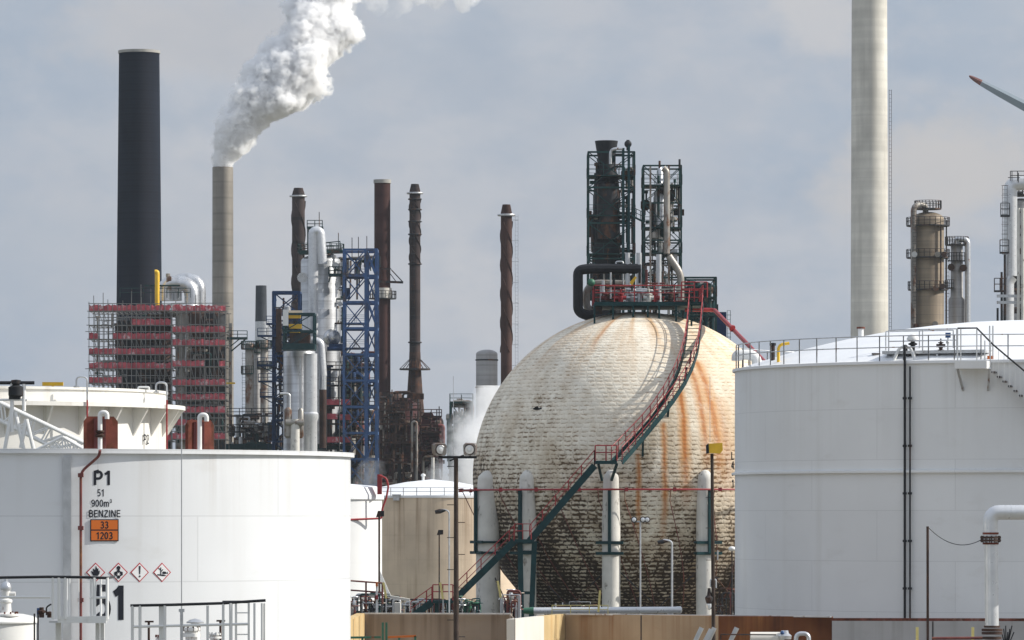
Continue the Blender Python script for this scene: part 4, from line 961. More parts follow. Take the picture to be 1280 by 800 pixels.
th = thing('storage_tank', HC, 'weathered beige tank with white conical roof left of the sphere', 'storage tank')
b = MB(); b.lathe(HC, [(HR,0),(HR,HZ_)], 96); b.build('shell', m_beige, th)
b = MB(); b.lathe(HC, [(HR+.06,HZ_-.15),(HR+.06,HZ_+.05),(HR*.66,HZ_+.75),(HR*.3,HZ_+1.3),(0,HZ_+1.55)], 96); b.build('roof', m_roof, th)
b = MB(); n_ = 40; b.rail([V(HC.x+HR*math.cos(2*math.pi*k/n_), HC.y+HR*math.sin(2*math.pi*k/n_), HZ_) for k in range(n_)], .75, 1.3, .03, closed=True); b.build('railing', m_galv, th)
b = MB(); b.lathe(V(HC.x-.8,HC.y,HZ_+1.3), [(.12,0),(.12,.5),(.22,.55),(.2,.7),(0,.78)], 12); b.build('vent', m_white, th)
b = MB(); q = around(HC, HR+.2, 495); q.z = zat(q, 620); b.box(q+V(-.25,-.2,-.4), q+V(.3,.2,.05)); b.box(q+V(-.35,-.3,.05), q+V(.45,.3,.15)); b.build('foam_chamber', m_galv, th)
# another far cream tank seen low between the sphere legs
IY = 470.; IC = V(X(668,IY), IY, 0); IR = 5.; 
ti = thing('storage_tank', IC, 'low cream tank glimpsed between the sphere legs', 'storage tank')
b = MB(); b.lathe(IC, [(IR,0),(IR,Z(640,IY))], 64); b.build('shell', m_palec, ti)
b = MB(); b.lathe(IC, [(IR+.05,Z(640,IY)),(0,Z(632,IY))], 64); b.build('roof', m_roof, ti)

# ================================================================== masts and lamps
def pegs(b_, px, Y, ys, L=.22, r=.014):
    for i, y in enumerate(ys):
        s = 1 if i % 2 else -1; b_.tube([P(px,y,Y), P(px,y,Y)+V(s*L*1.2,0,0)], r, 6)
MY = 186.
fm = thing('floodlight_mast', V(X(570,MY),MY,0), 'dark pegged pole carrying two round floodlights on a crossarm', 'floodlight mast')
b = MB(); b.tube([V(X(570.5,MY),MY,0), P(570,572,MY)], [.13,.085], 12); b.build('pole', m_wood, fm)
b = MB(); pegs(b, 570, MY, [583,612,631,653,672,693,712,735,775,796], .3, .018); b.build('climbing_pegs', m_dark, fm)
b = MB(); b.bar(P(548,571.5,MY), P(596,571.5,MY), .10, .10); b.bar(P(562,576,MY), P(580,569,MY), .05, .06); b.build('crossarm', m_black, fm)
b = MB(); b.tube([P(567,572,MY), P(566.7,470,MY)], .012, 5); b.build('whip_antenna', m_galv, fm)
for px in (549.5, 587.5):
    c = P(px, 561.5, MY-.2); f = thing('floodlight', c, 'round grey floodlight on the %s end of the crossarm' % ('left' if px < 560 else 'right'), 'floodlight', 'floodlights on the pegged pole')
    b = MB(); d = V(-.15,-1,-.12).normalized() if px > 560 else V(.35,-1,-.1).normalized()
    b.prism([c+d*.12+V(x_,0,z_) for x_, z_ in ((-.24,-.17),(-.18,-.25),(.18,-.25),(.24,-.17),(.25,.14),(.19,.23),(-.2,.24),(-.26,.16))], -d*.30); b.tube([c-d*.18, c-d*.3], [.2,.1], 16); b.build('housing', m_clad, f)
    b = MB(); b.tube([c+d*.12, c+d*.15], [.22,.21], 24); b.build('lens_rim', m_dark, f); b = MB(); b.tube([c+d*.151, c+d*.16], [.18,.17], 24); b.build('lens', m_alu, f); b = MB(); b.tube([c+d*.161, c+d*.166], [.10,.09], 16); b.build('bulb', m_glass, f)
    b = MB(); b.bar(c+V(0,.05,-.2), c+V(0,.05,-.33), .08, .05, up=(0,1,0)); b.build('bracket', m_black, f)
NY = 190.
ym = thing('floodlight_mast', V(X(891,NY),NY,0), 'slim dark pegged pole with yellow floodlight in front of the sphere', 'floodlight mast')
b = MB(); b.tube([V(X(893.5,NY),NY,0), P(890,567,NY)], [.10,.065], 10); b.build('pole', m_wood, ym)
b = MB(); pegs(b, 891, NY, [586,604,622,641,660,678,700,722,745,765], .24, .016); b.build('climbing_pegs', m_dark, ym)
b = MB(); b.tube([P(887.5,553,NY), P(887.5,470,NY)], .01, 5); b.build('whip_antenna', m_galv, ym)
c = P(893.5,560.5,NY-.1)
yl = thing('floodlight', c, 'yellow boxy floodlight on the slim dark pole', 'floodlight')
b = MB(); b.prism([P(884.5,566,NY-.25),P(884,558,NY-.25),P(887,554.5,NY-.25),P(903,553.5,NY-.25),P(903.5,563,NY-.25),P(900,567,NY-.25)], (0,.4,0)); b.build('housing', m_yellow, yl)
b = MB(); b.prism([P(883.2,567,NY-.28),P(882.8,556.5,NY-.28),P(885.8,554,NY-.28),P(886.4,566.4,NY-.28)], (0,.46,0)); b.build('lens_rim', m_black, yl)
b = MB(); b.tube([P(897,700,NY-.1), P(897,688,NY-.1)], .03, 6); b.pipe([P(895,735,NY), P(895,724,NY), P(888,724,NY), P(888,734,NY)], .035, 8); b.build('hook_arm', m_galv, ym)
lb = thing('pendant_lamp', P(886.5,748,NY), 'grey bell shaped lamp hanging from a hook on the slim pole', 'lamp'); c = P(886.5,754,NY)
b = MB(); b.lathe(c, [(.05,-.1),(.11,-.02),(.17,.18),(.17,.24),(.10,.3),(.07,.5),(.06,.62)], 16); b.build('lamp_shade', m_dark, lb)
b = MB(); b.lathe(c+V(0,0,-.14), [(0,-.14),(.08,-.1),(.12,.02),(.11,.12)], 14); b.build('lamp_glass', m_glass, lb)
def lamp(px, ytop, Y, lab, kind, m=None, r=.05, head=1, base=790):
    t_ = thing('street_lamp', V(X(px,Y),Y,0), lab, 'street lamp'); m = m or m_galv
    b = MB()
    if kind == 'curve': b.pipe([V(X(px,Y),Y,0), P(px,ytop,Y), P(px-11*Y/300,ytop-1,Y)], r, 8, bend=.7)
    else: b.tube([V(X(px,Y),Y,0), P(px,ytop,Y)], r, 8)
    b.build('pole', m, t_)
    if kind == 'curve':
        b = MB(); c = P(px-12*Y/300,ytop+1,Y); b.tube([c+V(.35,0,.05), c, c-V(.3,0,.06)], [.06,.16,.12], 10); b.build('lamp_head', m_dark, t_)
    elif kind == 'twin':
        b = MB(); b.bar(P(px-9,ytop,Y), P(px+9,ytop,Y), .09, .09); b.build('crossarm', m, t_)
        for dx in (-8, 3, 8.5):
            b = MB(); c = P(px+dx, ytop-2.5, Y-.1); b.tube([c+V(0,.14,0), c, c+V(0,-.12,0)], [.08,.19,.21], 14); b.build('lamp_head', m_dark, t_)
            b = MB(); b.tube([c+V(0,-.121,0), c+V(0,-.14,0)], [.14,.10], 14); b.build('lens', m_glass, t_)
    elif kind == 'box':
        b = MB(); c = P(px+1, ytop-2, Y); b.prism([c+V(-.2,-.15,-.15), c+V(.2,-.15,-.1), c+V(.2,-.15,.18), c+V(-.1,-.15,.18)], (0,.3,0)); b.build('lamp_head', m_dark, t_)
    elif kind == 'ball':
        b = MB(); b.sphere(P(px,ytop-2,Y), .2, 10, (1.2,1.2,.8)); b.build('lamp_head', m_white, t_)
    return t_
lamp(800.5, 652, 305, 'white pole with twin round lamps in front of the sphere', 'twin', m_galv, .055)
lamp(840, 676, 303, 'curved arm lamp just right of the twin lamp pole', 'curve', m_galv, .07)
lamp(549, 668, 290, 'slim lamp with small box head before the beige tank', 'box', m_dark, .04)
lamp(561.5, 638, 290, 'taller slim lamp with bent head before the beige tank', 'curve', m_galv, .05)
lamp(915, 688, 300, 'small white ball lamp beside the right tank edge', 'ball', m_dark, .05)
lamp(474, 645, 230, 'thin dark pole with small head before the small white tank', 'box', m_wood, .05)

# guard tubes leaning behind the wall
for px, y0, y1, tl in ((481,728,748,1.8),(552,728,749,1.8),(624,726,747,2),(749,738,765,-1)):
    t_ = thing('tube_guard', V(X(px,215),215,0), 'pale yellow slanted tube guard %s' % {481:'beside the small white tank',552:'in front of the stair foot',624:'beside the left sphere leg',749:'beside the middle sphere leg'}[px], 'guard post', 'yellow tube guards behind the wall')
    b = MB(); b.bar(P(px-tl,y0,215), P(px+tl,y1,215), .10, .10, up=(0,1,0)); b.build('guard_tube', m_paleyellow, t_)
    b = MB(); b.bar(P(px+tl,y1,215.1), V(X(px+tl,215.1),215.1,0), .06, .06, up=(0,1,0)); b.build('post', m_galv, t_)
t_ = thing('marker_post', V(X(471,216),216,0), 'white marker post with orange and red bands beside the small white tank', 'post')
b = MB(); b.bar(V(X(471,216),216,0), P(471,728,216), .09, .09, up=(0,1,0)); b.build('post', m_white, t_)
for y0, y1, m_ in ((728,733,m_orange),(744,749,m_red)): b = MB(); b.bar(P(471,y0,215.9), P(471,y1,215.9), .11, .12, up=(0,1,0)); b.build('band', m_, t_)

# ================================================================== process piping behind the wall
rnd = random.Random(3)
def rack(name, x0, x1, Y, y0, y1, n, mats, lab, cat='pipework', vert=.6, rad=(.018,.065), depth=3):
    t_ = thing(name, V(X((x0+x1)/2,Y),Y,0), lab, cat)
    for i in range(n):
        m = rnd.choice(mats); b_ = MB(); r = rnd.uniform(*rad); yy = Y + rnd.uniform(0,depth)
        if rnd.random() < vert:
            x = rnd.uniform(x0,x1); a = rnd.uniform(y0,y1); b_.tube([P(x,a,yy), V(X(x,yy),yy,0)], r, 6)
            if rnd.random() < .5: q_ = P(x,a,yy); b_.ring(q_+V(0,0,.05), .22, .03, 10); b_.bar(q_+V(-.22,0,.05), q_+V(.22,0,.05), .03); b_.lathe(q_+V(0,0,-.5), [(r,0),(r*2,.1),(r*2,.3),(r,.4)], 8)
        else:
            a = rnd.uniform(x0,x1); c_ = min(x1, a + rnd.uniform(8,40)); y = rnd.uniform(y0,y1)
            b_.pipe([V(X(a,yy),yy,0), P(a,y,yy), P(c_,y,yy), V(X(c_,yy),yy,0)], r, 6)
        b_.build('pipe_run', m, t_)
    return t_
rack('pipe_manifold', 438, 500, 225, 742, 769, 95, [m_dark,m_galv,m_redd,m_darkg,m_clad], 'cluttered pipes and valves behind the wall left of the stair foot')
rack('pipe_manifold', 500, 566, 321, 748, 770, 70, [m_dark,m_galv,m_brown,m_redd], 'dark pipes and red fittings under the stair foot')
rack('pipe_manifold', 572, 600, 240, 746, 769, 60, [m_green2,m_green,m_galv,m_dark], 'green pipework right of the dark floodlight pole')
rack('pipe_manifold', 626, 650, 240, 738, 769, 50, [m_galv,m_dark,m_redd,m_galv,m_clad], 'grey and red pipework between the two left sphere legs')
rack('pipe_manifold', 690, 750, 300, 752, 772, 45, [m_dark,m_galv,m_brown], 'low dark pipes under the sphere')
rack('pipe_manifold', 896, 918, 300, 735, 770, 12, [m_dark,m_redd,m_brown], 'brown pipes in the gap between sphere and right tank')
b = MB(); b.rail([P(437,752,222), P(478,755,222)], 1.0, .9, .045); tag(b.build('railing', m_redd, None, origin=P(437,752,222)), 'low red railing behind the wall under the small white tank', 'railing')
b = MB(); b.rail([P(478,764,226), P(512,764,226)], .55, 1.1, .03); tag(b.build('railing', m_galv, None, origin=P(478,762,226)), 'low grey railing behind the wall by the stair foot', 'railing')
b = MB(); b.box(P(493,771,224), P(501,753,225)); tag(b.build('control_cabinet', m_palec, None, origin=P(497,771,224)), 'small pale grey cabinet behind the wall by the stair foot', 'cabinet')
b = MB(); b.bar(P(488,746,223), P(512,750,223), .7, .12); tag(b.build('canopy', m_palec, None, origin=P(500,748,223)), 'thin pale sloping sheet above the small cabinet', 'canopy')
t_ = thing('pipeline', V(X(755,230),230,0), 'thick white pipeline lying low in front of the sphere legs', 'pipe')
b = MB(); b.tube([P(666,763.5,230), P(844,762.5,230)], .165, 16); b.tube([P(844,762.5,230), P(847,762.5,230), P(851,762.5,230), P(852.5,762.5,230)], [.165,.18,.18,.1], 16); b.build('pipe', m_silverpipe, t_)
b = MB(); b.tube([P(654,763.5,230), P(667,763.5,230)], [.14,.19], 16); b.build('green_end', m_green2, t_)
for px in (725, 752, 838): b = MB(); b.tube([P(px,763,230.2), V(X(px,230.2),230.2,0)], .15, 12); b.build('branch', m_silverpipe, t_)
b = MB(); b.rail([P(690,768,229), P(760,768,229)], .45, 1.0, .02); b.build('rail', m_paleyellow, t_)

# ================================================================== bottom middle and bottom right
OY = 150.
t_ = thing('steel_trestle', V(X(480,OY),OY,0), 'green steel frame with orange primed rail at the bottom edge', 'frame')
for px, y in ((478.5,778),(483,778),(453,797),(499,797),(519,795)):
    b = MB(); b.bar(P(px,y,OY), V(X(px,OY),OY,0), .07, .07, up=(0,1,0)); b.build('post', m_green2, t_)
b = MB(); b.bar(P(436,797,OY), P(476,796.5,OY), .07, .07); b.build('rail', m_green2, t_)
b = MB(); b.bar(P(485,796.5,OY), P(520,795,OY), .07, .07); b.build('rail', m_orange, t_)
for i, px in enumerate((877, 889, 893, 921)):
    t_ = thing('tube_lamp', P(px-6,800,160), 'slanted grey tube lamp %s' % ['leftmost of the row at the wall foot','second from the left in the wall foot row','close beside the slim dark pole','apart from the others, right of the pole'][i], 'lamp', 'slanted tube lamps along the wall foot')
    dx = 11; b = MB(); b.bar(P(px-dx,808,160-.3*(i==1)), P(px,784.5+ (2 if i==1 else 0),160-.3*(i==1)), .15, .13, up=(0,1,0)); b.build('housing', m_galv, t_)
    b = MB(); b.bar(P(px-dx+2.5,808,159.8), P(px+2.5,785.5,159.8), .03, .06, up=(0,1,0)); b.build('diffuser', m_palec, t_)
    b = MB(); b.bar(P(px-10,800,160.2), V(X(px-10,160.2),160.2,0), .06, .06, up=(0,1,0)); b.build('post', m_dark, t_)
t_ = thing('pump_unit', V(X(960,160),160,0), 'pale pump casing with blue topped valve and dark rail at the bottom edge', 'pump')
b = MB(); b.tube([P(938,799,160), P(980,799,160)], .25, 20); b.build('casing', m_palec, t_)
b = MB(); b.lathe(P(981,799,159.8), [(.22,0),(.24,.12),(.14,.2),(.12,.3)], 16); b.build('bonnet', m_alu, t_)
b = MB(); b.sphere(P(978,791,159.7), .07, 8, (1.1,1,1)); b.build('blue_cap', m_blue, t_)
b = MB(); b.tube([P(901,793,159.5), P(970,793.5,159.5)], .025, 6); b.tube([P(901,793,159.5), P(901,820,159.5)], .02, 6); b.build('rail', m_dark, t_)
for px in (938, 980): b = MB(); b.bar(P(px,805,160), V(X(px,160),160,0), .2, .2, up=(0,1,0)); b.build('pedestal', m_galv, t_)
vpipe('gooseneck_pipe', [V(X(995,158),158,0), P(995,792,158), P(1011,792,158), V(X(1011,158),158,0)], .075, m_galv, 'small grey inverted U pipe at the bottom edge', 'pipe')
# big elbow pipe
QY = 150.; QS = F/QY
t_ = thing('elbow_pipeline', V(X(1239,QY),QY,0), 'big silver pipe rising and bending right with rusty flanges', 'pipe')
r = 9.2/QS
b = MB(); b.pipe([P(1238,671,QY), P(1238,640.5,QY), P(1262,640.5,QY)], r, 28, bend=.58); b.build('elbow', m_silverpipe, t_)
b = MB(); b.tube([P(1262,640.5,QY), P(1400,640.5,QY)], r, 28); b.tube([P(1263.5,640.5,QY), P(1264.5,640.5,QY)], r*1.03, 28); b.build('upper_pipe', m_silverpipe, t_)
b = MB(); b.tube([P(1239,679,QY), P(1240,783,QY)], r*.93, 28); b.build('lower_pipe', m_silverpipe, t_)
for y0, y1, rr_ in ((665.5,668,1.1),(670.5,673.3,1.42),(674.2,677,1.42),(678,680.5,1.1)):
    b = MB(); b.tube([P(1238.3,y0,QY), P(1238.3,y1,QY)], r*rr_, 28); b.build('flange', m_brown if rr_ > 1.2 else m_rustplate, t_)
b = MB()
for k in range(12): t = 2*math.pi*k/12; c = P(1238.3,669.7,QY) + V(r*1.25*math.cos(t), r*1.25*math.sin(t), 0); b.tube([c, c-V(0,0,8.2/QS)], .02, 6)
b.build('bolts', m_dark, t_)
for y0, y1, rr_ in ((782,784.5,1.1),(786,789,1.42),(790,793,1.42),(796,799,1.3),(800,830,.95)):
    b = MB(); b.tube([P(1240,y0,QY), P(1240,y1,QY)], r*rr_, 28); b.build('flange', m_brown, t_)
b = MB(); b.tube([P(1240,815,QY), V(X(1240,QY),QY,0)], r, 20); b.build('lower_pipe', m_silverpipe, t_)
t_ = thing('rusty_pole', V(X(1160,QY),QY,0), 'thin rusty pole standing alone left of the big elbow pipe', 'pole')
b = MB(); b.tube([V(X(1160,QY),QY,0), P(1159.5,658,QY)], .042, 8); b.build('pole', m_brown, t_)
b = MB(); A_, B_ = P(1160,659,QY), P(1226,675,QY)
b.tube([A_.lerp(B_,k/16) - V(0,0,.42*4*(k/16)*(1-k/16)*.8) for k in range(17)], .012, 5); tag(b.build('cable', m_black, None, origin=A_), 'slack cable strung from the rusty pole to the pipe flange', 'cable')
vpipe('ground_pipe', [P(1165,798,150.5), P(1228,797.5,150.5)], .05, m_redd, 'thin rusty red pipe at the bottom right edge', 'pipe')
for px in (1146.5, 1216): 
    b = MB(); b.bar(P(px,784,170), V(X(px,170),170,0), .10, .08, up=(0,1,0)); tag(b.build('marker_stake', m_paleyellow, None, origin=V(X(px,170),170,0)), 'small yellow stake before the grey wall %s' % ('beside the rusty pole' if px < 1200 else 'beside the big elbow pipe'), 'stake', 'yellow stakes before the grey wall')
b = MB()
for k in range(7): b.tube([P(1256+k*.8,806,151), P(1252+k*2.6,790-k%3*4,151)], .02, 5)
tag(b.build('cable_bundle', m_black, None, origin=P(1256,806,151)), 'bundle of loose black cable ends beside the big elbow pipe', 'cable')
# ================================================================== helpers for the far plant
def lattice(root, x0, x1, y0, y1, z0, z1, levels, m, w=.22, decks=(), deck_m=None, brace='X', dm=None):
    cs = [(x0,y0),(x1,y0),(x1,y1),(x0,y1)]
    for (x, y) in cs: b = MB(); b.bar((x,y,z0), (x,y,z1), w, w, up=(0,1,0)); b.build('corner_post', m, root)
    zs = [z0 + (z1-z0)*i/levels for i in range(levels+1)]
    for i, z in enumerate(zs):
        b = MB()
        for a, c in zip(cs, cs[1:]+cs[:1]):
            b.bar((*a,z), (*c,z), w*.8, w*.9)
            if i < levels:
                zn = zs[i+1]
                if brace in 'XZ' : b.bar((*a,z), (*c,zn), w*.45, w*.45)
                if brace == 'X': b.bar((*c,z), (*a,zn), w*.45, w*.45)
        b.build('level_frame', dm or m, root)
    for z in decks:
        b = MB(); b.box((x0-.1,y0-.1,z), (x1+.1,y1+.1,z+.12)); b.build('deck', deck_m or m, root)
        b = MB(); b.rail([V(x0-.1,y0-.1,z+.1), V(x1+.1,y0-.1,z+.1), V(x1+.1,y1+.1,z+.1), V(x0-.1,y1+.1,z+.1)], 1.1, 1.5, .03, closed=True); b.build('deck_railing', deck_m or m, root)
def ladder(root, c, z0, z1, m, w=.5, cage=True, r=.05):
    b = MB(); x, y = c
    for s in (-w/2, w/2): b.bar((x+s,y,z0), (x+s,y,z1), r, r, up=(0,1,0))
    z = z0
    while z < z1: b.bar((x-w/2,y,z), (x+w/2,y,z), r*.7, r*.7); z += .5
    if cage:
        z = z0+2.5
        while z < z1:
            b.tube([(x+w*.7*math.cos(t), y-w*.7*math.sin(t)-.1, z) for t in [math.pi*k/6 for k in range(7)]], r*.5, 5); z += 1.2
    b.build('ladder', m, root)
def ringdeck(root, c, r, z, m, w=.9, a0=0, a1=360, rail_h=1.1):
    b = MB(); n = max(8, int((a1-a0)/15)); A0, A1 = RAD(a0), RAD(a1)
    b.lathe((c[0],c[1],z), [(r,0),(r+w,0),(r+w,.14),(r,.14)], n, A0, A1 if a1-a0 < 360 else A0+2*math.pi, smooth=False)
    b.build('ring_platform', m, root)
    pts = [V(c[0]+(r+w)*math.cos(A0+(A1-A0)*k/n), c[1]+(r+w)*math.sin(A0+(A1-A0)*k/n), z+.14) for k in range(n+1)]
    b = MB(); b.rail(pts, rail_h, 1.3, .045); b.build('platform_railing', m, root)
def column(name, px, w, ytop, Y, m, lab, decks=(), cat='column', dome=.5, z0=0, deckm=None, widths=None, n=32, lad=None):
    """px centre, w width in px; widths: [(py, half width px)] from top to bottom"""
    c = V(X(px,Y), Y, z0); r = w/2*Y/F; zt = Z(ytop, Y); t_ = thing(name, c, lab, cat)
    if widths: prof = [(hw*Y/F, Z(py,Y)-z0) for py, hw in reversed(widths)]; prof = [(prof[0][0], 0)] + prof
    else: prof = [(r,0),(r,zt-z0-r*dome)]
    rt_ = prof[-1][0]; zz = prof[-1][1]
    if dome: prof += [(rt_*math.cos(a), zz + rt_*dome*math.sin(a)) for a in [RAD(15*k) for k in range(1,7)]]
    b = MB(); b.lathe(c, prof, n); b.build('shell', m, t_)
    for d in decks:
        py, ww = d[0], (d[1] if len(d) > 1 else 6); a0, a1 = (d[2], d[3]) if len(d) > 3 else (0, 360)
        ringdeck(t_, (c.x,c.y), r, Z(py,Y), deckm or m_darkg, ww*Y/F, a0, a1)
    if lad: ladder(t_, (X(lad[0],Y), Y-.1 if lad[0] < px-w/2 or lad[0] > px+w/2 else Y-r-.4), Z(lad[2],Y), Z(lad[1],Y), deckm or m_darkg)
    return t_
def pp(name, pts, r, m, lab, Y, cat='pipe', grp=None, bend=None, n=12):
    q = [P(x, y, Y) for x, y in pts]
    b = MB(); b.pipe(q, r, n, bend); return tag(b.build(name, m, None, origin=q[0]), lab, cat, grp)
def busy(root, x0, x1, y0, y1, Y, dep, n, mats, seed, rad=(.05,.2), name='pipe', hor=.5, boxes=0):
    """pipes, elbows and small drums filling a bay of the plant, each its own part"""
    r_ = random.Random(seed)
    for i in range(n):
        m = r_.choice(mats); b_ = MB(); yy = Y + r_.uniform(0, dep)
        a = P(r_.uniform(x0,x1), r_.uniform(y0,y1), yy); r = r_.uniform(*rad)
        if r_.random() < hor:
            e = a + V(r_.uniform(.6,3)*(1 if a.x < X((x0+x1)/2,yy) else -1),0,0); e.x = min(max(e.x, X(x0,yy)), X(x1,yy)); b_.pipe([a, e, e+V(0,0,-r_.uniform(.5,4))], r, 8)
        else: b_.tube([a, a-V(0,0,r_.uniform(1.5,6))], r, 8)
        if r_.random() < .3: b_.tube([a-V(0,0,.2), a+V(0,0,.15)], r*2, 8)
        b_.build(name, m, root)
    for i in range(boxes):
        m = r_.choice(mats); b_ = MB(); yy = Y + r_.uniform(0, dep); a = P(r_.uniform(x0,x1-4), r_.uniform(y0,y1), yy); h = r_.uniform(.5,1.8)
        if i % 2: b_.lathe(a-V(0,0,h), [(.3,0),(.5,.2),(.5,h-.2),(.3,h)], 12)
        else: b_.box(a, a+V(r_.uniform(.6,1.8), r_.uniform(.6,1.5), -h))
        b_.build('drum' if i % 2 else 'housing', m, root)

# ------------------------------------------------------------------ chimneys
def stack(px0t, px1t, px0b, px1b, ytop, Y, m, lab, rim=None, ybot=None, name='chimney'):
    ct = X((px0t+px1t)/2,Y); rt_ = (px1t-px0t)/2*Y/F; rb = (px1b-px0b)/2*Y/F; cb = X((px0b+px1b)/2,Y); c = V((ct+cb)/2, Y, 0); zt = Z(ytop,Y)
    zb = Z(ybot or 560, Y); rbase = rb + (rb-rt_)*(zb/(max(1,zt-zb)))
    t_ = thing(name, c, lab, 'chimney'); b = MB(); b.lathe(c, [(rbase,0),(rb,zb),(rt_,zt),(rt_*.86,zt),(rt_*.84,zt-3)], 48); b.build('shaft', m, t_)
    if rim: b = MB(); b.lathe(V(c.x,c.y,zt-.02), [(rt_+.02,-rim[0]),(rt_+.12,-rim[0]),(rt_+.12,.06),(rt_*.85,.06)], 48); b.build('rim', rim[1], t_)
    return t_, c, rt_, zt
stack(148.5,199,146,202.5,64,700,m_blackstack,'massive black chimney rising behind the red netted scaffold',rim=(.35,m_concrete),ybot=370)
stack(265.5,291.5,265,292,209,760,m_steelstack,'grey steel chimney with white plume of steam',ybot=480)
s3, c3, r3, z3 = stack(1065,1107,1064,1111,-330,600,m_concstack,'tall pale concrete chimney running out of the top of the picture',ybot=420)
ladder(s3, (c3.x+r3+.28+.25, 600), 20, Z(112,600), m_dark, .3, False, .05)
s4, c4, r4, z4 = stack(467.5,487.5,468,488.5,225,720,m_brownstack,'plain rusty brown chimney beside the blue lattice tower',rim=(.5,m_concrete),ybot=490)
b = MB(); b.lathe(V(c4.x,c4.y,Z(373,720)), [(r4+.05,0),(r4+.22,0),(r4+.22,1.6),(r4+.05,1.6)], 32); b.build('pale_band', m_palec, s4)
ringdeck(s4, (c4.x,c4.y), r4, Z(374,720), m_dark, .9)
b = MB(); 
b.bar(P(474,352,718), P(504,353,718), .3, .35)
b.bar(P(476,336,718), P(489,336,718), .15, .15); b.bar(P(489,337,718), P(503,352,718), .16, .16); b.bar(P(484,337,718), P(495,352,718), .12, .12)
b.build('bracket_platform', m_dark, s4)
def straked(px0, px1, ytop, Y, m, lab, ybot, turns, amp=.28, foot=None, ms=None, strake_to=None, cap=True):
    t_, c, r, zt = stack(px0,px1,px0,px1,ytop,Y,m,lab,ybot=ybot)
    zb = Z(strake_to or ybot, Y)
    for s in range(3):
        pts = []; N = int(turns*20); b_ = MB(); vs = []; fs = []
        for k in range(N+1):
            t = 2*math.pi*(turns*k/N + s/3); z = zt-1.2-(zt-1.2-zb)*k/N
            for rr_, dz in ((r*.98,.10),(r+amp,.06),(r+amp,-.06),(r*.98,-.10)): vs.append((c.x+rr_*math.cos(t), c.y+rr_*math.sin(t), z+dz))
        for k in range(N):
            for q in range(4): fs.append((k*4+q, k*4+(q+1)%4, (k+1)*4+(q+1)%4, (k+1)*4+q))
        b_.add(vs, fs, False); b_.build('strake', ms or m, t_)
    if cap:
        b = MB(); b.lathe(V(c.x,c.y,zt), [(r*.95,-.2),(r*1.0,.0),(r*.7,1.1),(r*.65,1.1)], 24); b.build('cap', m, t_)
        b = MB(); b.ring((c.x,c.y,zt-.3), r+.35, .12, 28); b.lathe(V(c.x,c.y,zt-.45), [(r,0),(r+.4,0),(r+.4,.15),(r,.15)], 24); b.build('rim', m_galv, t_)
    return t_, c, r, zt
straked(365,381,243,800,m_darkspiral,'dark straked chimney behind the silver column',420,1.4,.17)
s5, c5, r5, z5 = straked(511.8,525.5,239,720,m_darkspiral,'slender dark straked chimney with flared foot and halfway platform',450,1.3,.13,strake_to=330)
b = MB(); b.lathe(c5, [(r5*2.1,0),(r5*1.9,Z(530,720)),(r5*1.45,Z(495,720)),(r5*1.12,Z(460,720)),(r5*1.02,Z(440,720))], 32); b.build('flared_foot', m_brown, s5)
for yy in (249, 262, 277, 293, 330, 428): b = MB(); b.ring((c5.x,c5.y,Z(yy,720)), r5+.12, .12, 24); b.build('stiffener_ring', m_dark, s5)
b = MB(); b.lathe(V(c5.x,c5.y,Z(462.5,720)), [(r5,0),(r5+1.55,0),(r5+1.55,.22),(r5,.22)], 24)
b.build('halfway_platform', m_dark, s5)
for k in range(8): b = MB(); t = math.pi*k/4+.2; b.bar(V(c5.x+r5*math.cos(t),c5.y+r5*math.sin(t),Z(449,720)), V(c5.x+(r5+1.5)*math.cos(t),c5.y+(r5+1.5)*math.sin(t),Z(461,720)), .09, .09); b.build('stay', m_dark, s5)
ladder(s5, (c5.x-.3, 720-r5-.5), Z(560,720), Z(250,720), m_dark, .5, True, .05)
s6, c6, r6, z6 = straked(626,640,266,620,m_rustspiral,'rusty chimney wound with strakes, ladder on its right side, beside the sphere',480,1.5,.13,ms=m_rustspiral,strake_to=440)
ladder(s6, (c6.x+r6+.62, 620), 15, Z(268,620), m_galv, .38, False, .045)
b = MB()
for k in range(9): z = Z(275+k*26,620); b.bar((c6.x+r6*.7,620,z), (c6.x+r6+.9,620,z), .06, .06)
b.build('ladder_bracket', m_galv, s6)
stack(319.5,333,319,334,357,900,mat('sooty far stack',(.045,.05,.06),.8,var=.2),'short sooty chimney rising behind the far left columns',ybot=410)
# the pale lower part of that far stack
b = MB(); b.lathe(V(X(328,890),890,0), [(1.5,0),(1.4,Z(402,890))], 20); tag(b.build('far_column', m_galv, None, origin=V(X(328,890),890,0)), 'pale grey far column just below the sooty chimney', 'column')

# ------------------------------------------------------------------ steam
def plume_mat(name, dens, nscale, thr, aniso=.3):
    m = bpy.data.materials.new(name); m.use_nodes = True; t = m.node_tree; t.nodes.clear()
    out = t.nodes.new('ShaderNodeOutputMaterial'); v = t.nodes.new('ShaderNodeVolumePrincipled'); t.links.new(v.outputs[0], out.inputs['Volume'])
    v.inputs['Color'].default_value = (.99,.99,.99,1); v.inputs['Anisotropy'].default_value = aniso
    tc = t.nodes.new('ShaderNodeTexCoord'); n = t.nodes.new('ShaderNodeTexNoise'); n.inputs['Scale'].default_value = nscale; n.inputs['Detail'].default_value = 7; n.inputs['Roughness'].default_value = .68
    t.links.new(tc.outputs['Object'], n.inputs['Vector'])
    r = t.nodes.new('ShaderNodeMapRange'); r.inputs[1].default_value = thr[0]; r.inputs[2].default_value = thr[1]; r.inputs[3].default_value = 0; r.inputs[4].default_value = dens
    t.links.new(n.outputs[0], r.inputs[0]); t.links.new(r.outputs[0], v.inputs['Density']); return m
def fbm(seed):
    from mathutils import noise
    return lambda p, s, o: noise.fractal(Vector(p)*s + V(seed,seed*2,seed*3), .9, 2.1, o)
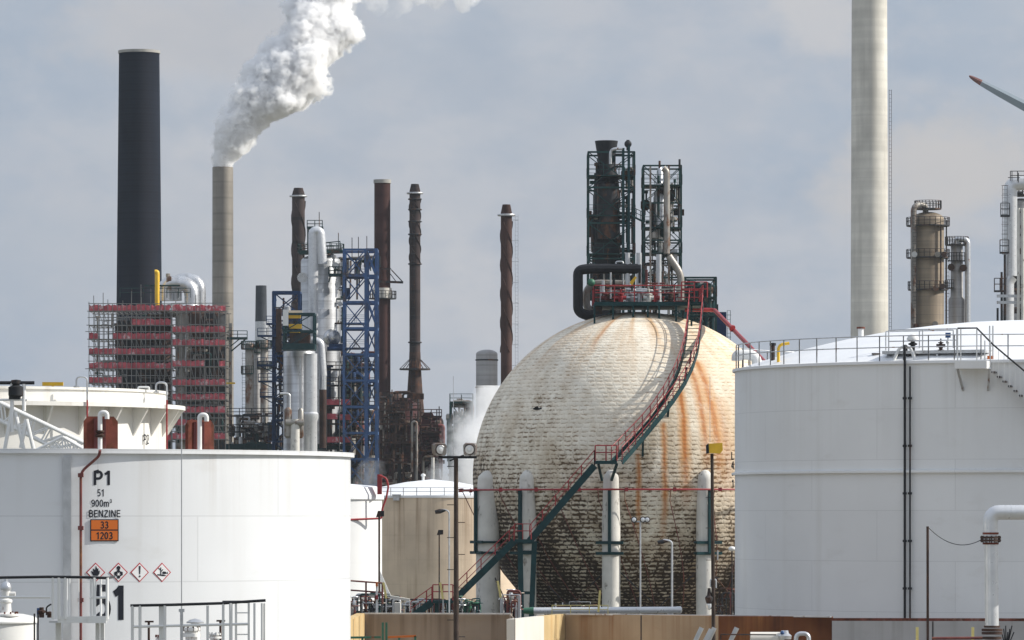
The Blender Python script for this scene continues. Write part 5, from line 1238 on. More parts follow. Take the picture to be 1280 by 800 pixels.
def plume(name, path, Y, m, lab, seed=1, vox=.34, disp=((.17,1.3),(.42,.62),(1.0,.26)), jit=.55, dens=7, kind='stuff'):
    """blobs along the drift of the steam, fused, then crumpled into billows"""
    from mathutils import noise
    r_ = random.Random(seed); b = MB(); P3 = [(P(x,y,Y+dy), r*Y/F) for x, y, r, dy in path]
    for (a, ra_), (c, rc) in zip(P3[:-1], P3[1:]):
        L = (c-a).length; k = max(2, int(L/(min(ra_,rc)*.45)))
        for i in range(k):
            q = a.lerp(c, i/k); r = ra_+(rc-ra_)*i/k
            b.sphere(q, r*.66, 7)
            for j in range(dens):
                d = Vector((r_.gauss(0,1), r_.gauss(0,1), r_.gauss(0,1))).normalized(); s = r*r_.uniform(.22,.48)
                b.sphere(q + d*(r-s)*r_.uniform(.75,1.08), s, 6)
    o = b.build(name, m, None, origin=P3[0][0], sharp=None)
    md = o.modifiers.new('fuse', 'REMESH'); md.mode = 'VOXEL'; md.voxel_size = vox; md.use_smooth_shade = True
    dg = bpy.context.evaluated_depsgraph_get(); me = bpy.data.meshes.new_from_object(o.evaluated_get(dg)); o.modifiers.clear(); old = o.data; o.data = me; bpy.data.meshes.remove(old)
    me.name = name
    for s, amp in disp:
        nn = [v.normal.copy() for v in me.vertices]
        for v, n_ in zip(me.vertices, nn):
            q = v.co*s + V(seed*3.1,seed,seed*.7)
            f = abs(noise.noise(q))*3.2 - .6           # billow: rounded lobes with creases between
            v.co += n_*f*amp
        me.update()
    me.materials.clear(); me.materials.append(m)
    for p_ in me.polygons: p_.use_smooth = True
    return tag(o, lab, name.replace('_',' '), None, kind)
def steam_surface():
    m = bpy.data.materials.new('dense white steam'); t = NT(m)
    t.l(t.mix(t.ramp(t.noise(.3, det=5), .3, .7), (.86,.87,.88), (.93,.93,.92)), t.b.inputs['Base Color']); t.b.inputs['Roughness'].default_value = 1
    t.b.inputs['Specular IOR Level'].default_value = 0
    t.b.inputs['Subsurface Weight'].default_value = .9; t.b.inputs['Subsurface Radius'].default_value = (1.2,1.2,1.2); t.b.inputs['Subsurface Scale'].default_value = 1.2
    t.bump(t.noise(.9, det=8, rough=.65), .6, .6); return m
m_steamv = plume_mat('dense steam volume', 1.7, .42, (.36,.58), .0)
m_steamthin = plume_mat('thin steam volume', .40, .17, (.45,.66), .0)
def sheared_plume(name, rows, Y, lab, dens, amp=1., push=0., falloff=.16, scale=1., slope=.25, y0=0, step=.45):
    """a drifting column of steam: rows of (image row, left, right) give its centre line and width in metres;
    the volume thins out and tears where noise eats into that width"""
    st = []
    for py, xl, xr in sorted(rows, reverse=True):
        st.append((Z(py,Y), X((xl+xr)/2,Y), y0+(rows[0][0]-py)*slope*Y/F, (xr-xl)/2*Y/F))
    st.sort(); o0 = V(st[0][1], Y, st[0][0]); z0, z1 = st[0][0], st[-1][0]
    b = MB(); n = 28; vs = []
    for z, cx, cy, r in st:
        for k in range(n): t_ = 2*math.pi*k/n; vs.append((cx+r*1.42*math.cos(t_), Y+cy+r*1.42*math.sin(t_), z))
    m_ = len(st); fs = [(i*n+k, i*n+(k+1)%n, (i+1)*n+(k+1)%n, (i+1)*n+k) for i in range(m_-1) for k in range(n)] + [tuple(reversed(range(n))), tuple((m_-1)*n+k for k in range(n))]
    b.add(vs, fs, True)
    m = bpy.data.materials.new('steam '+name+str(int(Y))); t = NT(m); t.t.nodes.remove(t.b)
    v = t.n('ShaderNodeVolumePrincipled'); v.inputs['Color'].default_value = (.995,.995,.995,1)
    out = [q for q in t.t.nodes if q.type == 'OUTPUT_MATERIAL'][0]; t.l(v.outputs[0], out.inputs['Volume'])
    x = t.xyz(); zn = t.math('DIVIDE', x[2], z1-z0); rp = t.n('ShaderNodeValToRGB'); cr = rp.color_ramp
    while len(cr.elements) < len(st): cr.elements.new(.5)
    XR, YR, RR_ = 60., 60., 20.
    for e, (z, cx, cy, r) in zip(cr.elements, st): e.position = (z-z0)/(z1-z0); e.color = ((cx-o0.x)/XR+.2, cy/YR, r/RR_, 1)
    t.l(zn, rp.inputs[0]); sc = t.n('ShaderNodeSeparateColor'); t.l(rp.outputs[0], sc.inputs[0])
    cx = t.math('MULTIPLY', t.math('SUBTRACT', sc.outputs[0], .2), XR); cy = t.math('MULTIPLY', sc.outputs[1], YR); rad = t.math('MULTIPLY', sc.outputs[2], RR_)
    dx = t.math('SUBTRACT', x[0], cx); dy = t.math('SUBTRACT', x[1], cy)
    d = t.math('DIVIDE', t.math('SQRT', t.math('ADD', t.math('MULTIPLY', dx, dx), t.math('MULTIPLY', dy, dy))), rad)
    def vor(s): q = t.n('ShaderNodeTexVoronoi', feature='SMOOTH_F1'); q.inputs['Scale'].default_value = s; q.inputs['Smoothness'].default_value = .25; t.l(warp, q.inputs['Vector']); return q.outputs['Distance']
    wn_ = t.n('ShaderNodeTexNoise'); wn_.inputs['Scale'].default_value = .45*scale; wn_.inputs['Detail'].default_value = 3; t.l(t.o, wn_.inputs['Vector'])
    vmx = t.n('ShaderNodeVectorMath', operation='MULTIPLY_ADD'); t.l(wn_.outputs[1], vmx.inputs[0]); vmx.inputs[1].default_value = (1.6/scale,)*3; t.l(t.o, vmx.inputs[2]); warp = vmx.outputs[0]
    e = t.math('ADD', d, t.math('MULTIPLY', t.math('SUBTRACT', vor(.16*scale), .45), .55*amp))
    e = t.math('ADD', e, t.math('MULTIPLY', t.math('SUBTRACT', vor(.48*scale), .45), .30*amp))
    e = t.math('ADD', e, t.math('MULTIPLY', t.math('SUBTRACT', vor(1.05*scale), .45), .20*amp))
    e = t.math('ADD', e, t.math('MULTIPLY', t.math('SUBTRACT', t.noise(1.3*scale, det=4, rough=.6), .5), .45*amp))
    f = t.ramp(e, 1.0+push, 1.0-falloff+push, 0., dens)
    t.l(f, v.inputs['Density']); m.cycles.volume_step_rate = step
    o = b.build(name, m, None, origin=o0, sharp=None); return tag(o, lab, name.replace('_',' '), None, 'stuff')
sheared_plume('steam_plume', [(209.5,265,293),(201,262,296),(188,263,310),(175,264,319),(161,266,330),(148,270,346),(130,278,384),(107,291,406),(80,306,412),(62,326,434),(40,345,444),(0,357,438),(-45,385,470)], 760, 'dense white billowing steam plume blown right from the grey steel chimney', 3.2, push=.06, falloff=.14)
plume('steam_plume', [(425,-25,46,18),(460,-24,44,22),(515,-18,42,26),(560,-22,36,30),(600,-24,26,30)], 760, m_steamthin, 'thinner torn steam drifting along the top edge right of the main plume', seed=9, vox=.6)
m_steamlow = plume_mat('low steam volume', .9, .20, (.34,.60), .0)
sheared_plume('steam_cloud', [(612,542,640),(578,548,642),(550,556,640),(524,570,640),(503,584,640),(482,598,636)], 560, 'soft low steam cloud beside the far silver column', .5, amp=2.0, falloff=.8, push=.30, scale=1.1, slope=0, step=.5)
m_steamwisp = plume_mat('wisp volume', .22, .25, (.40,.62))
plume('steam_cloud', [(458,600,5,0),(463,588,6,0),(469,576,5,0)], 600, m_steamwisp, 'little wisp of steam at the foot of the blue lattice tower', seed=14, vox=.35)

# ------------------------------------------------------------------ scaffolded unit
KY = 640.; KS = F/KY
sc_ = thing('scaffold_tower', V(X(163,KY),KY,0), 'wide left half of the red netted scaffold around the black chimney foot', 'scaffold', 'scaffold with red netting')
sd_ = thing('scaffold_tower', V(X(250,KY),KY,0), 'right half of the red netted scaffold beneath the bent grey pipes', 'scaffold', 'scaffold with red netting')
def scaffold(root, x0, x1, ys, Y, dep, sx, skip, seed, ytop):
    r_ = random.Random(seed); xs = []; x = x0
    while x < x1-3: xs.append(x); x += sx
    xs.append(x1)
    for i, x in enumerate(xs):
        for yo in (0, dep):
            b = MB(); xx = X(x,Y)
            b.bar((xx,Y+yo-.3,0), (xx,Y+yo-.3,Z(ytop+12-(r_.uniform(0,26) if r_.random() < .45 else 0),Y)), .09, .09, up=(0,1,0))
            b.build('upright', m_scaf, root)
    for j, y in enumerate(ys):
        z = Z(y,Y); b = MB()
        for yo in (0, dep):
            for dz in (0,1.05): b.bar((X(x0-r_.uniform(0,5),Y),Y+yo-.2,z+dz), (X(x1+r_.uniform(0,4),Y),Y+yo-.2,z+dz+r_.uniform(-.06,.06)), .10, .10)
        for x in xs: b.bar((X(x,Y),Y,z), (X(x,Y),Y+dep,z), .08, .08)
        for k in range(len(xs)-1):
            if r_.random() < .55 and j+1 < len(ys): b.bar((X(xs[k],Y),Y-.05,z), (X(xs[k+1],Y),Y-.05,Z(ys[j+1],Y)), .07, .07)
        if j+1 < len(ys):
            zm = (z + Z(ys[j+1],Y))/2
            for q in range(3): x_ = r_.uniform(x0, x1-20); zz = zm+r_.uniform(-.4,.4); b.bar((X(x_,Y),Y+r_.uniform(0,dep),zz), (X(min(x1,x_+r_.uniform(20,50)),Y),Y+r_.uniform(0,dep),zz), .09, .09)
        b.build('ledgers', m_scaf, root)
        b = MB(); b.box((X(x0,Y),Y+.1,z-.08), (X(x1,Y),Y+1.1,z)); b.build('boards', m_board, root); b = MB(); b.box((X(x0,Y),Y+dep-1.1,z-.08), (X(x1,Y),Y+dep-.1,z)); b.build('boards', m_board, root)
        # netting runs, sagging a little between the uprights
        k = 0
        while k < len(xs)-1:
            e = min(len(xs)-1, k + r_.choice((2,3,4,5)))
            if r_.random() > skip(j, xs[k]):
                b = MB(); vs = []; fs = []; N = 3*(e-k)
                for q in range(N+1):
                    xx = X(xs[k],Y) + (X(xs[e],Y)-X(xs[k],Y))*q/N; bl = r_.uniform(-.05,.12)
                    vs += [(xx,Y-.12-bl,z+.02+r_.uniform(-.05,.05)), (xx,Y-.12-bl*.5,z+.90+r_.uniform(-.18,.06))]
                for q in range(N): fs.append((q*2,q*2+2,q*2+3,q*2+1))
                n0 = len(vs); vs += [(a, b2+.03, c2) for a, b2, c2 in vs]; fs += [tuple(n0+i for i in reversed(f)) for f in fs]
                b.add(vs, fs, False); b.build('debris_net', m_net, root)
            k = e
ysL = [389,406.5,424,443,461,479,497,515,533,551]
def skL(j, x): return [.0,.8 if x < 160 else .05,.5 if x < 160 else .15,.0,.5 if x < 150 else .15,.35,.2,.2,.2,.2][j]
scaffold(sc_, 111.5, 214, ysL, KY, 9, 5.9, skL, 4, 368)
ysR = [389,415.5,432,458.5,482,500,516,532,549]
def skR(j, x): return [.35,.12,.1,.2,.12,.15,.12,.2,.15][j]
scaffold(sd_, 215.5, 282, ysR, KY-3, 8, 5.8, skR, 11, 378)
# what the scaffold wraps
ui = thing('reactor_unit', V(X(190,KY+4),KY+4,0), 'dark vessels half hidden inside the left scaffold', 'process unit')
b = MB(); b.lathe(V(X(175,KY+4),KY+4.5,0), [(3.2,0),(3.2,Z(400,KY)),(2.2,Z(394,KY))], 24); b.build('vessel', m_dark, ui)
b = MB(); b.lathe(V(X(200,KY+4),KY+4.5,0), [(1.6,0),(1.6,Z(392,KY))], 20); b.build('vessel', m_brown, ui)
busy(ui, 118, 212, 392, 540, KY+1.5, 6, 95, [m_dark,m_clad,m_brown,m_galv,m_darkg], 21, (.08,.25))
uj = thing('reactor_unit', V(X(250,KY+4),KY+2,0), 'brown vessels half hidden inside the right scaffold', 'process unit')
for px, r, m in ((230,1.2,m_clad),(246,1.5,m_brown),(268,1.5,m_dark)): b = MB(); b.lathe(V(X(px,KY),KY+1,0), [(r,0),(r,Z(392,KY)),(r*.5,Z(387,KY))], 20); b.build('vessel', m, uj)
busy(uj, 218, 280, 392, 540, KY-1.5, 5, 80, [m_dark,m_clad,m_brown,m_galv,m_darkg], 22, (.08,.25))
b = MB(); b.sphere(P(228,388,KY+2), 2.6, 12, (1.2,1,.42)); tag(b.build('vessel_dome', m_alu, None, origin=P(228,388,KY+2)), 'bright silver dome lid at the top of the scaffold', 'dome')
pp('transfer_pipe', [(206,376),(206,354),(240,354),(240,395)], 1.05, m_alu, 'left of two bent grey pipes on top of the scaffold', KY+3, bend=2.2, n=18)
pp('transfer_pipe', [(219,376),(219,350),(249,350),(249,395)], .95, m_alu, 'right of two bent grey pipes on top of the scaffold', KY+6, bend=2.2, n=18)
pp('vent_pipe', [(196.5,388),(196.5,340),(193.5,340)], .33, m_yellow, 'upright yellow pipe on top of the scaffold', KY+1, bend=.3)
t_ = thing('hoist_frame', P(212,358,KY+2), 'small dark hoist frame left of the bent grey pipes', 'hoist')
b = MB(); b.box(P(208,362,KY+2), P(215,346,KY+3.2)); b.tube([P(210,346,KY+2.6), P(210,342,KY+2.6)], .3, 8); b.build('motor', m_clad, t_)
b = MB(); b.rail([P(150,372,KY+2), P(238,372,KY+2)], 1.3, 1.6, .05); b.bar(P(180,357,KY+2), P(225,357,KY+2), .2, .2); b.build('rail', m_darkg, t_)
for px, y in ((110,366),(123,364),(131,364),(146,362),(173,362),(186,360),(256,362),(275,366),(283,368)):
    pass
# platform on the grey steel chimney
t_ = thing('chimney_gantry', V(X(294,700),700,0), 'dark bracket platform on the right side of the grey steel chimney', 'platform')
b = MB(); b.bar(P(284,423,700), P(309,423,700), 2.6, .3, up=(0,0,1)); b.build('deck', m_darkg, t_)
b = MB(); b.rail([P(285,423,698.6), P(309,423,698.6)], 1.15, 1.2, .06); b.build('railing', m_darkg, t_)
b = MB(); b.bar(P(307,424,699), P(289,439,699), .2, .2); b.bar(P(299,424,699), P(288,433,699), .15, .15); b.build('strut', m_darkg, t_)
b = MB(); b.bar(V(X(288,700),700,0), P(288,404,700), .5, .4, up=(0,1,0)); b.build('post', m_clad, t_)
b = MB(); b.bar(P(283,479,698), P(294,479,698), .3, .25); b.build('yellow_beam', m_yellow, t_)

# ------------------------------------------------------------------ left columns by the chimney
column('distillation_column', 312, 11, 428, 690, m_clad, 'leftmost short brown grey column right of the scaffold', [(437,5),(468,5,150,300)], lad=(305,440,560))
column('distillation_column', 321, 9, 430, 694, m_greycol, 'slim grey column squeezed between two short brown ones', [(441,3)])
column('distillation_column', 330.5, 10, 424, 690, m_clad, 'short brown grey column beside the dark blue frame', [(436,5),(462,4)])
t_ = thing('pipe_bridge', V(X(305,670),670,0), 'dark walkway and pipe clutter between scaffold and blue frame', 'pipework')
busy(t_, 287, 345, 515, 560, 668, 8, 60, [m_dark,m_clad,m_brown,m_darkg,m_galv], 31, (.08,.3), boxes=8)
for y in (520, 540): b = MB(); b.rail([P(284,y,668), P(345,y,668)], 1.1, 1.6, .06); b.bar(P(284,y,668), P(345,y,668), .9, .2, up=(0,0,1)); b.build('walkway', m_dark, t_)
b = MB(); b.box(P(278,562,662), P(440,555,664)); 
for k in range(10): b.box(P(281+k*15,560.5,661.7), P(291+k*15,556.5,662))
tag(b.build('cooler_box', m_green, None, origin=P(350,562,662)), 'long low green panelled box just above the lettered tank rim', 'cooler')

# ------------------------------------------------------------------ dark blue frame
t_ = thing('blue_frame_tower', V(X(348,650),650,0), 'dark blue steel frame left of the big silver column', 'steel frame')
lattice(t_, X(341.5,650), X(374,650), 650, 655, 0, Z(365,650), 14, m_navy, .34, decks=(Z(411,650),Z(440,650),Z(476,650)), deck_m=m_navy)
for (y, x0) in ((405,333),(420,322),(457,322),(477,323),(496,325)):
    b = MB(); b.bar(P(x0,y,649), P(345,y,649), 1.6, .25, up=(0,0,1)); b.rail([P(x0,y,648.3), P(345,y,648.3)], 1.1, 1.2, .05); b.bar(P(x0+2,y,649), P(343,y+9,649), .14, .14); b.build('side_platform', m_navy, t_)
ladder(t_, (X(338,650), 649.5), 10, Z(400,650), m_navy, .6)
busy(t_, 342, 372, 372, 560, 651, 4, 90, [m_dark,m_navy,m_galv,m_brown], 41, (.06,.2), boxes=6)
t_ = thing('equipment_shelter', V(X(373,640),640,0), 'dark green shelter frame with yellow machinery and white panels', 'shelter')
lattice(t_, X(356,640), X(393,640), 638, 643, Z(436,640), Z(393,640), 2, m_green, .3, brace='Z')
b = MB(); b.box(P(353,437,637.6), P(395,431,643.2)); b.build('floor_beam', m_green, t_)
for (x0,y0,x1,y1) in ((359,398,376,394),(361,411,377,405),(362,416,375,413)):
    b = MB(); b.box(P(x0,y1,638.4), P(x1,y0,639)); b.build('yellow_machine', m_yellow, t_)
b = MB(); b.box(P(353.5,407,637.8), P(360.5,387,638)); b.build('white_panel', m_white, t_)
b = MB(); b.box(P(361,392.5,639), P(378,388,639.2)); b.build('white_panel', m_palec, t_)
b = MB(); b.box(P(362,433,639), P(388,417,641)); b.build('dark_box', m_dark, t_)
b = MB(); b.box(P(345,440,640), P(352,386,641.5)); b.build('brown_riser', m_brown, t_)

# ------------------------------------------------------------------ silver columns
t_ = column('silver_column', 401, 50, 318, 668, m_silvercol, 'broad silver clad column standing behind the bent silver pipe', [(316,4)], dome=.35, deckm=m_darkg)
b = MB(); b.rail([P(384,285,666),P(403,285,666)], 1.1, 1., .06); b.bar(P(384,285,666), P(404,285,666), 2, .35, up=(0,0,1)); b.bar(P(385,285,666), P(385,318,666), .25, .25, up=(0,1,0)); b.bar(P(403,285,666), P(403,318,666), .25, .25, up=(0,1,0)); b.build('top_platform', m_darkg, t_)
b = MB(); b.rail([P(375,317,662),P(425,312,662)], 1.2, 1.3, .07); b.bar(P(374,316,662), P(428,314,662), 3, .5, up=(0,0,1)); b.build('upper_platform', m_darkg, t_)
b = MB(); b.tube([P(379,347,665.5), P(378,347,663.6)], .62, 14); b.tube([P(378,347,663.6), P(378,347,663.4)], .75, 14); b.build('manhole', m_alu, t_)
b = MB(); b.rail([P(411,344,662),P(428,344,662)], 1.2, 1.2, .07); b.bar(P(411,344,662), P(428,344,662), 2, .4, up=(0,0,1)); b.bar(P(413,345,662), P(411,353,662), .2, .2); b.build('side_platform', m_green, t_)
for x, y0 in ((399,265),(423,291),(440,297),(448,296),(458.5,295)):
    b = MB(); b.tube([P(x,y0,662), P(x,y0+26,662)], .06, 5); b.build('lightning_rod', m_dark, t_)
for k in range(3): b = MB(); b.tube([P(419+k*3,332+k*24,665.5), P(419+k*3,332+k*24,662.5)], .5-.08*k, 12); b.build('manway', m_alu, t_)
pp('overhead_pipe', [(391.5,440),(391.5,289),(400,289),(403,330)], .70, m_silverpipe, 'bright bent silver pipe in front of the broad silver column', 660, bend=1.2, n=18)
pp('transfer_pipe', [(389,425),(401,427),(404,470)], .55, m_silverpipe, 'silver pipe curving down right of the shelter', 655, bend=1.6, n=14)
pp('transfer_pipe', [(403.5,487),(403.5,560)], .50, m_brown, 'brown lower pipe right of the slim silver column', 655, n=14)
b = MB(); b.tube([P(403.5,465,655), P(403.5,487,655)], .53, 14); b.bar(P(401,447,655),P(407,447,655),.3,.2); tag(b.build('pipe_sleeve', m_galv, None, origin=P(403.5,487,655)), 'grey sleeve joining the silver and brown pipes', 'pipe')
t_ = column('silver_column', 374, 40, 436, 646, m_silvercol, 'lower silver clad column under the green shelter', [], dome=.2)
b = MB(); b.tube([P(388,442,641), P(388,515,641), P(388,517,641), P(388,523,641), P(388,527,641), P(388,575,641)], [.95,.95,1.12,1.12,.95,.95], 20); tag(b.build('insulated_riser', m_silverpipe, None, origin=P(388,575,641)), 'bright silver riser with a bulge at the right side of the lower silver column', 'pipe')
pp('thin_riser', [(375.5,530),(375.5,447)], .14, m_silverpipe, 'thin pale riser up the front of the lower silver column', 641)
pp('thin_riser', [(350,492),(362,492),(362,520)], .18, m_silverpipe, 'short white bent pipe beside the rusty twin drums', 640)
t_ = thing('twin_drums', V(X(368,638),638,0), 'pair of rust stained grey drums joined by a flange above the tank rim', 'drum')
for px, w, y0, y1 in ((360,9.5,512,545),(376,7,513,545)): b = MB(); r=w/2*638/F; b.lathe(P(px,y1,638), [(r*.5,-.3),(r,0),(r,(y1-y0)*638/F),(r*.5,(y1-y0)*638/F+.3)], 18); b.build('drum', m_clad, t_)
b = MB(); b.lathe(V(X(369,638),637.6,0), [(.62,0),(.62,Z(524,638))], 18); b.build('standpipe', m_leg, t_)
b = MB(); b.tube([P(357,528,637.4), P(380,528,637.4)], .45, 12); b.build('joining_flange', m_clad, t_)

# ------------------------------------------------------------------ blue lattice tower
t_ = thing('blue_lattice_tower', V(X(450,660),660,0), 'bright blue lattice tower beside the rusty brown chimney', 'lattice tower')
zt = Z(313,660)
lattice(t_, X(430.5,660), X(457.5,660), 658, 664, 0, zt, 13, m_blue, .34, dm=m_blue, decks=(Z(344,660),Z(405,660),Z(436,660)))
b = MB()
lattice(t_, X(458.5,660), X(471,660), 658.2, 664, 0, zt, 13, m_blue, .42, brace='Z')
for (x0,y0,x1,y1) in ((459,316,469,342),(459,375,469,403)): b = MB(); b.bar(P(x0,y0,657.8), P(x1,y1,657.8), .3, .3); b.build('diagonal', m_blue, t_)
t_ = thing('process_unit', V(X(440,668),668,0), 'crowded vessels, pipes and red netted scaffold behind the blue tower', 'process unit')
for px, r, y, m in ((418,.9,330,m_silvercol),(424,1.5,430,m_silvercol),(437,1.2,455,m_clad),(448,.8,470,m_brown),(412,1.2,455,m_clad),(429,.6,450,m_leg)):
    b = MB(); b.lathe(V(X(px,672),672,0), [(r,0),(r,Z(y,672)),(r*.6,Z(y-4,672))], 18); b.build('vessel', m, t_)
b = MB(); b.sphere(P(415,422,662), 1.25, 12); b.build('silver_drum', m_alu, t_)
b = MB(); b.tube([P(409,436,660), P(432,436,660)], .3, 8); b.box(P(411,434,660), P(430,431,664)); b.build('beam', m_navy, t_)
busy(t_, 405, 432, 322, 432, 666, 5, 60, [m_dark,m_clad,m_darkg,m_galv,m_navy], 57, (.06,.18), boxes=5)
busy(t_, 407, 470, 318, 330, 664, 5, 22, [m_dark,m_clad,m_darkg,m_galv], 50, (.08,.2), boxes=5)
busy(t_, 407, 470, 440, 605, 664, 8, 98, [m_dark,m_clad,m_brown,m_navy,m_redd,m_darkg,m_dark], 51, (.08,.40), boxes=16)
for y in (462,482,507,530,556,584): b = MB(); b.bar(P(407,y,661), P(472,y,661), 3, .2, up=(0,0,1)); b.rail([P(407,y,659.4), P(472,y,659.4)], 1.1, 1.4, .06); b.build('walkway', m_dark, t_)
for (x0,x1,y) in ((408,424,501),(426,438,501),(409,422,519),(424,438,520),(409,438,548),(428,432,530)):
    b = MB(); b.box(P(x0,y+5,658.6), P(x1,y-2,658.7)); b.build('debris_net', m_net, t_)
for x in (408,424.5,439,452): b = MB(); b.bar(P(x,440,658.5), P(x,620,658.5), .1, .1, up=(0,1,0)); b.build('upright', m_scaf, t_)

# ------------------------------------------------------------------ brown furnace block
t_ = thing('furnace_block', V(X(505,700),700,0), 'rusted brown furnace block under the two brown chimneys', 'furnace')
b = MB(); b.lathe(V(X(488,705),705,0), [(3.4,0),(3.4,Z(560,705)),(3.0,Z(556,705)),(3.0,Z(520,705)),(1.6,Z(490,705))], 8, smooth=False); b.build('firebox', m_brown, t_)
b = MB(); b.lathe(V(X(503,700),700,0), [(2.6,0),(2.6,Z(540,700)),(2.2,Z(504,700)),(1.2,Z(500,700))], 24); b.build('convection_drum', m_brownred, t_)
b = MB(); b.box(V(X(474,708),704,0), V(X(522,708),712,Z(525,708))); b.build('casing', m_brown, t_)
b = MB(); b.box(V(X(524,712),706,0), V(X(549,712),714,Z(528,712))); b.prism([V(X(526,712),706,Z(528,712)),V(X(547,712),706,Z(528,712)),V(X(541,712),706,Z(517,712)),V(X(531,712),706,Z(517,712))],(0,7,0)); b.build('casing', m_brownred, t_)
busy(t_, 474, 524, 490, 605, 694, 6, 98, [m_brown,m_brown,m_dark,m_brown,m_clad,m_brownred], 61, (.08,.35), boxes=14)
busy(t_, 524, 552, 520, 605, 698, 6, 60, [m_brown,m_dark,m_brownred,m_brownred,m_clad], 62, (.08,.35), boxes=6)
for y in (512,530,553,578): b = MB(); b.bar(P(474,y,693), P(526,y,693), 2, .3, up=(0,0,1)); b.rail([P(474,y,692), P(526,y,692)], 1.1, 1.4, .07); b.build('walkway', m_brown, t_)
for y in (521,540,563): b = MB(); b.bar(P(526,y,697), P(552,y,697), 2, .3, up=(0,0,1)); b.rail([P(526,y,696), P(552,y,696)], 1.1, 1.4, .07); b.build('walkway', m_brown, t_)
for x, y in ((490,487),(497,492),(503,503),(538,515),(546,512),(549,508)): b = MB(); b.tube([P(x,y,696), P(x,y+22,696)], .08, 6); b.build('post', m_dark, t_)
pp('furnace_pipe', [(515,590),(515,527),(521,527),(521,600)], .16, m_clad, 'pale upright pipe loop on the brown furnace block', 690, bend=.8)
pp('furnace_pipe', [(548,532),(554,532),(554,560)], .28, m_redd, 'short red bent pipe at the right end of the furnace block', 692, bend=.8)
pp('furnace_pipe', [(541,600),(541,572)], .25, m_leg, 'white stub pipe beside the red bent furnace pipe', 690)
# dark structures behind the steam
t_ = thing('steel_structure', V(X(575,640),640,0), 'dark plant structure veiled by the low steam', 'steel frame')
lattice(t_, X(563,640), X(590,640), 640, 646, 0, Z(503,640), 6, m_darkg, .3, decks=(Z(528,640),Z(503,640)))
busy(t_, 561, 592, 500, 600, 641, 6, 80, [m_dark,m_darkg,m_clad], 71, (.1,.35), boxes=12)
column('silver_column', 608.5, 27, 437, 600, m_greycol, 'domed silver vessel rising out of the low steam beside the sphere', [], dome=.42, cat='vessel')
b = MB(); C_ = V(X(608.5,600),600,0); rr_ = 13.6*600/F
b.ring((C_.x,C_.y,Z(450,600)), rr_, .1, 32); b.ring((C_.x,C_.y,Z(484,600)), rr_, .1, 32)
tag(b.build('stiffener_rings', m_dark, None, origin=C_), 'two dark hoops round the domed silver vessel', 'hoop')

# ------------------------------------------------------------------ twin lattice towers behind the sphere
UY = 500.
t_ = thing('lattice_tower', V(X(764,UY),UY,0), 'taller green lattice tower wrapped round a black flare stack', 'lattice tower')
lattice(t_, X(735.5,UY), X(793,UY), UY, UY+5, 0, Z(190,UY), 13, m_darkg, .21, decks=(Z(220,UY),Z(270,UY),Z(318,UY)))
for x in (779, 786): b = MB(); b.bar(P(x,178 if x>780 else 185,UY-.2), V(X(x,UY-.2),UY-.2,0), .28, .28, up=(0,1,0)); b.build('inner_post', m_green, t_)
busy(t_, 738, 792, 190, 350, UY+.5, 4, 70, [m_dark,m_darkg,m_clad,m_dark], 81, (.05,.16), boxes=10)
b = MB(); b.tube([P(785,175,UY), P(785,188,UY)], .18, 8); b.sphere(P(785,180,UY), .4, 8); b.build('beacon', m_black, t_)
t_ = thing('flare_stack', V(X(758,UY+2.5),UY+2.5,0), 'black tapering stack inside the taller green lattice tower', 'chimney')
b = MB(); Fz = lambda y: Z(y,UY); b.lathe(V(X(758,UY+2.5),UY+2.5,0), [(1.6,0),(1.6,Fz(340)),(1.35,Fz(225)),(1.0,Fz(205)),(.95,Fz(195)),(1.25,Fz(174)),(1.1,Fz(174)),(.9,Fz(190))], 28); b.build('shaft', m_black, t_)
b = MB(); b.lathe(V(X(760,UY+1.5),UY+1.2,0), [(.0,Fz(300)),(1.2,Fz(298)),(1.2,Fz(230)),(0,Fz(226))], 20); b.build('burner_drum', m_dark, t_)
pp('vent_pipe', [(763,205),(763,186),(778,186)], .16, m_galv, 'thin pale hooked pipe near the top of the black flare stack', UY-.4, bend=.6)
t_ = thing('lattice_tower', V(X(828,UY),UY,0), 'shorter lattice tower with silver vessel and risers inside', 'lattice tower')
lattice(t_, X(804.5,UY), X(851.5,UY), UY, UY+5, 0, Z(207,UY), 12, m_darkg, .19, decks=(Z(232,UY),Z(285,UY),Z(317,UY)))
busy(t_, 806, 850, 215, 375, UY+.5, 4, 80, [m_dark,m_darkg,m_clad,m_galv], 82, (.05,.15), boxes=8)
for x in (813, 836): b = MB(); b.bar(P(x,208,UY-.1), V(X(x,UY-.1),UY-.1,0), .2, .2, up=(0,1,0)); b.build('inner_post', m_clad, t_)
for x, y in ((824.5,201),(849.5,199)): b = MB(); b.tube([P(x,y,UY), P(x,210,UY)], .12, 6); b.build('rod', m_dark, t_)
t_ = thing('pressure_vessel', V(X(825,UY+2),UY+2,0), 'silver pressure vessel held inside the shorter lattice tower', 'vessel')
b = MB(); r = .72; b.lathe(V(X(825,UY+2),UY+2,0), [(.3,Fz(330)),(.35,Fz(286)),(r,Fz(280)),(r,Fz(245)),(.35,Fz(238)),(.35,Fz(212)),(.2,Fz(208))], 22); b.build('shell', m_alu, t_)
pp('riser_pipe', [(833.5,317),(833.5,214),(829,210)], .34, m_clad, 'wide grey riser up the front of the shorter lattice tower', UY-.6, bend=.5)
pp('riser_pipe', [(836,320),(847,336),(851,345),(851,375)], .38, m_clad, 'grey pipe bending down right at the foot of the shorter lattice tower', UY-.6, bend=.8)
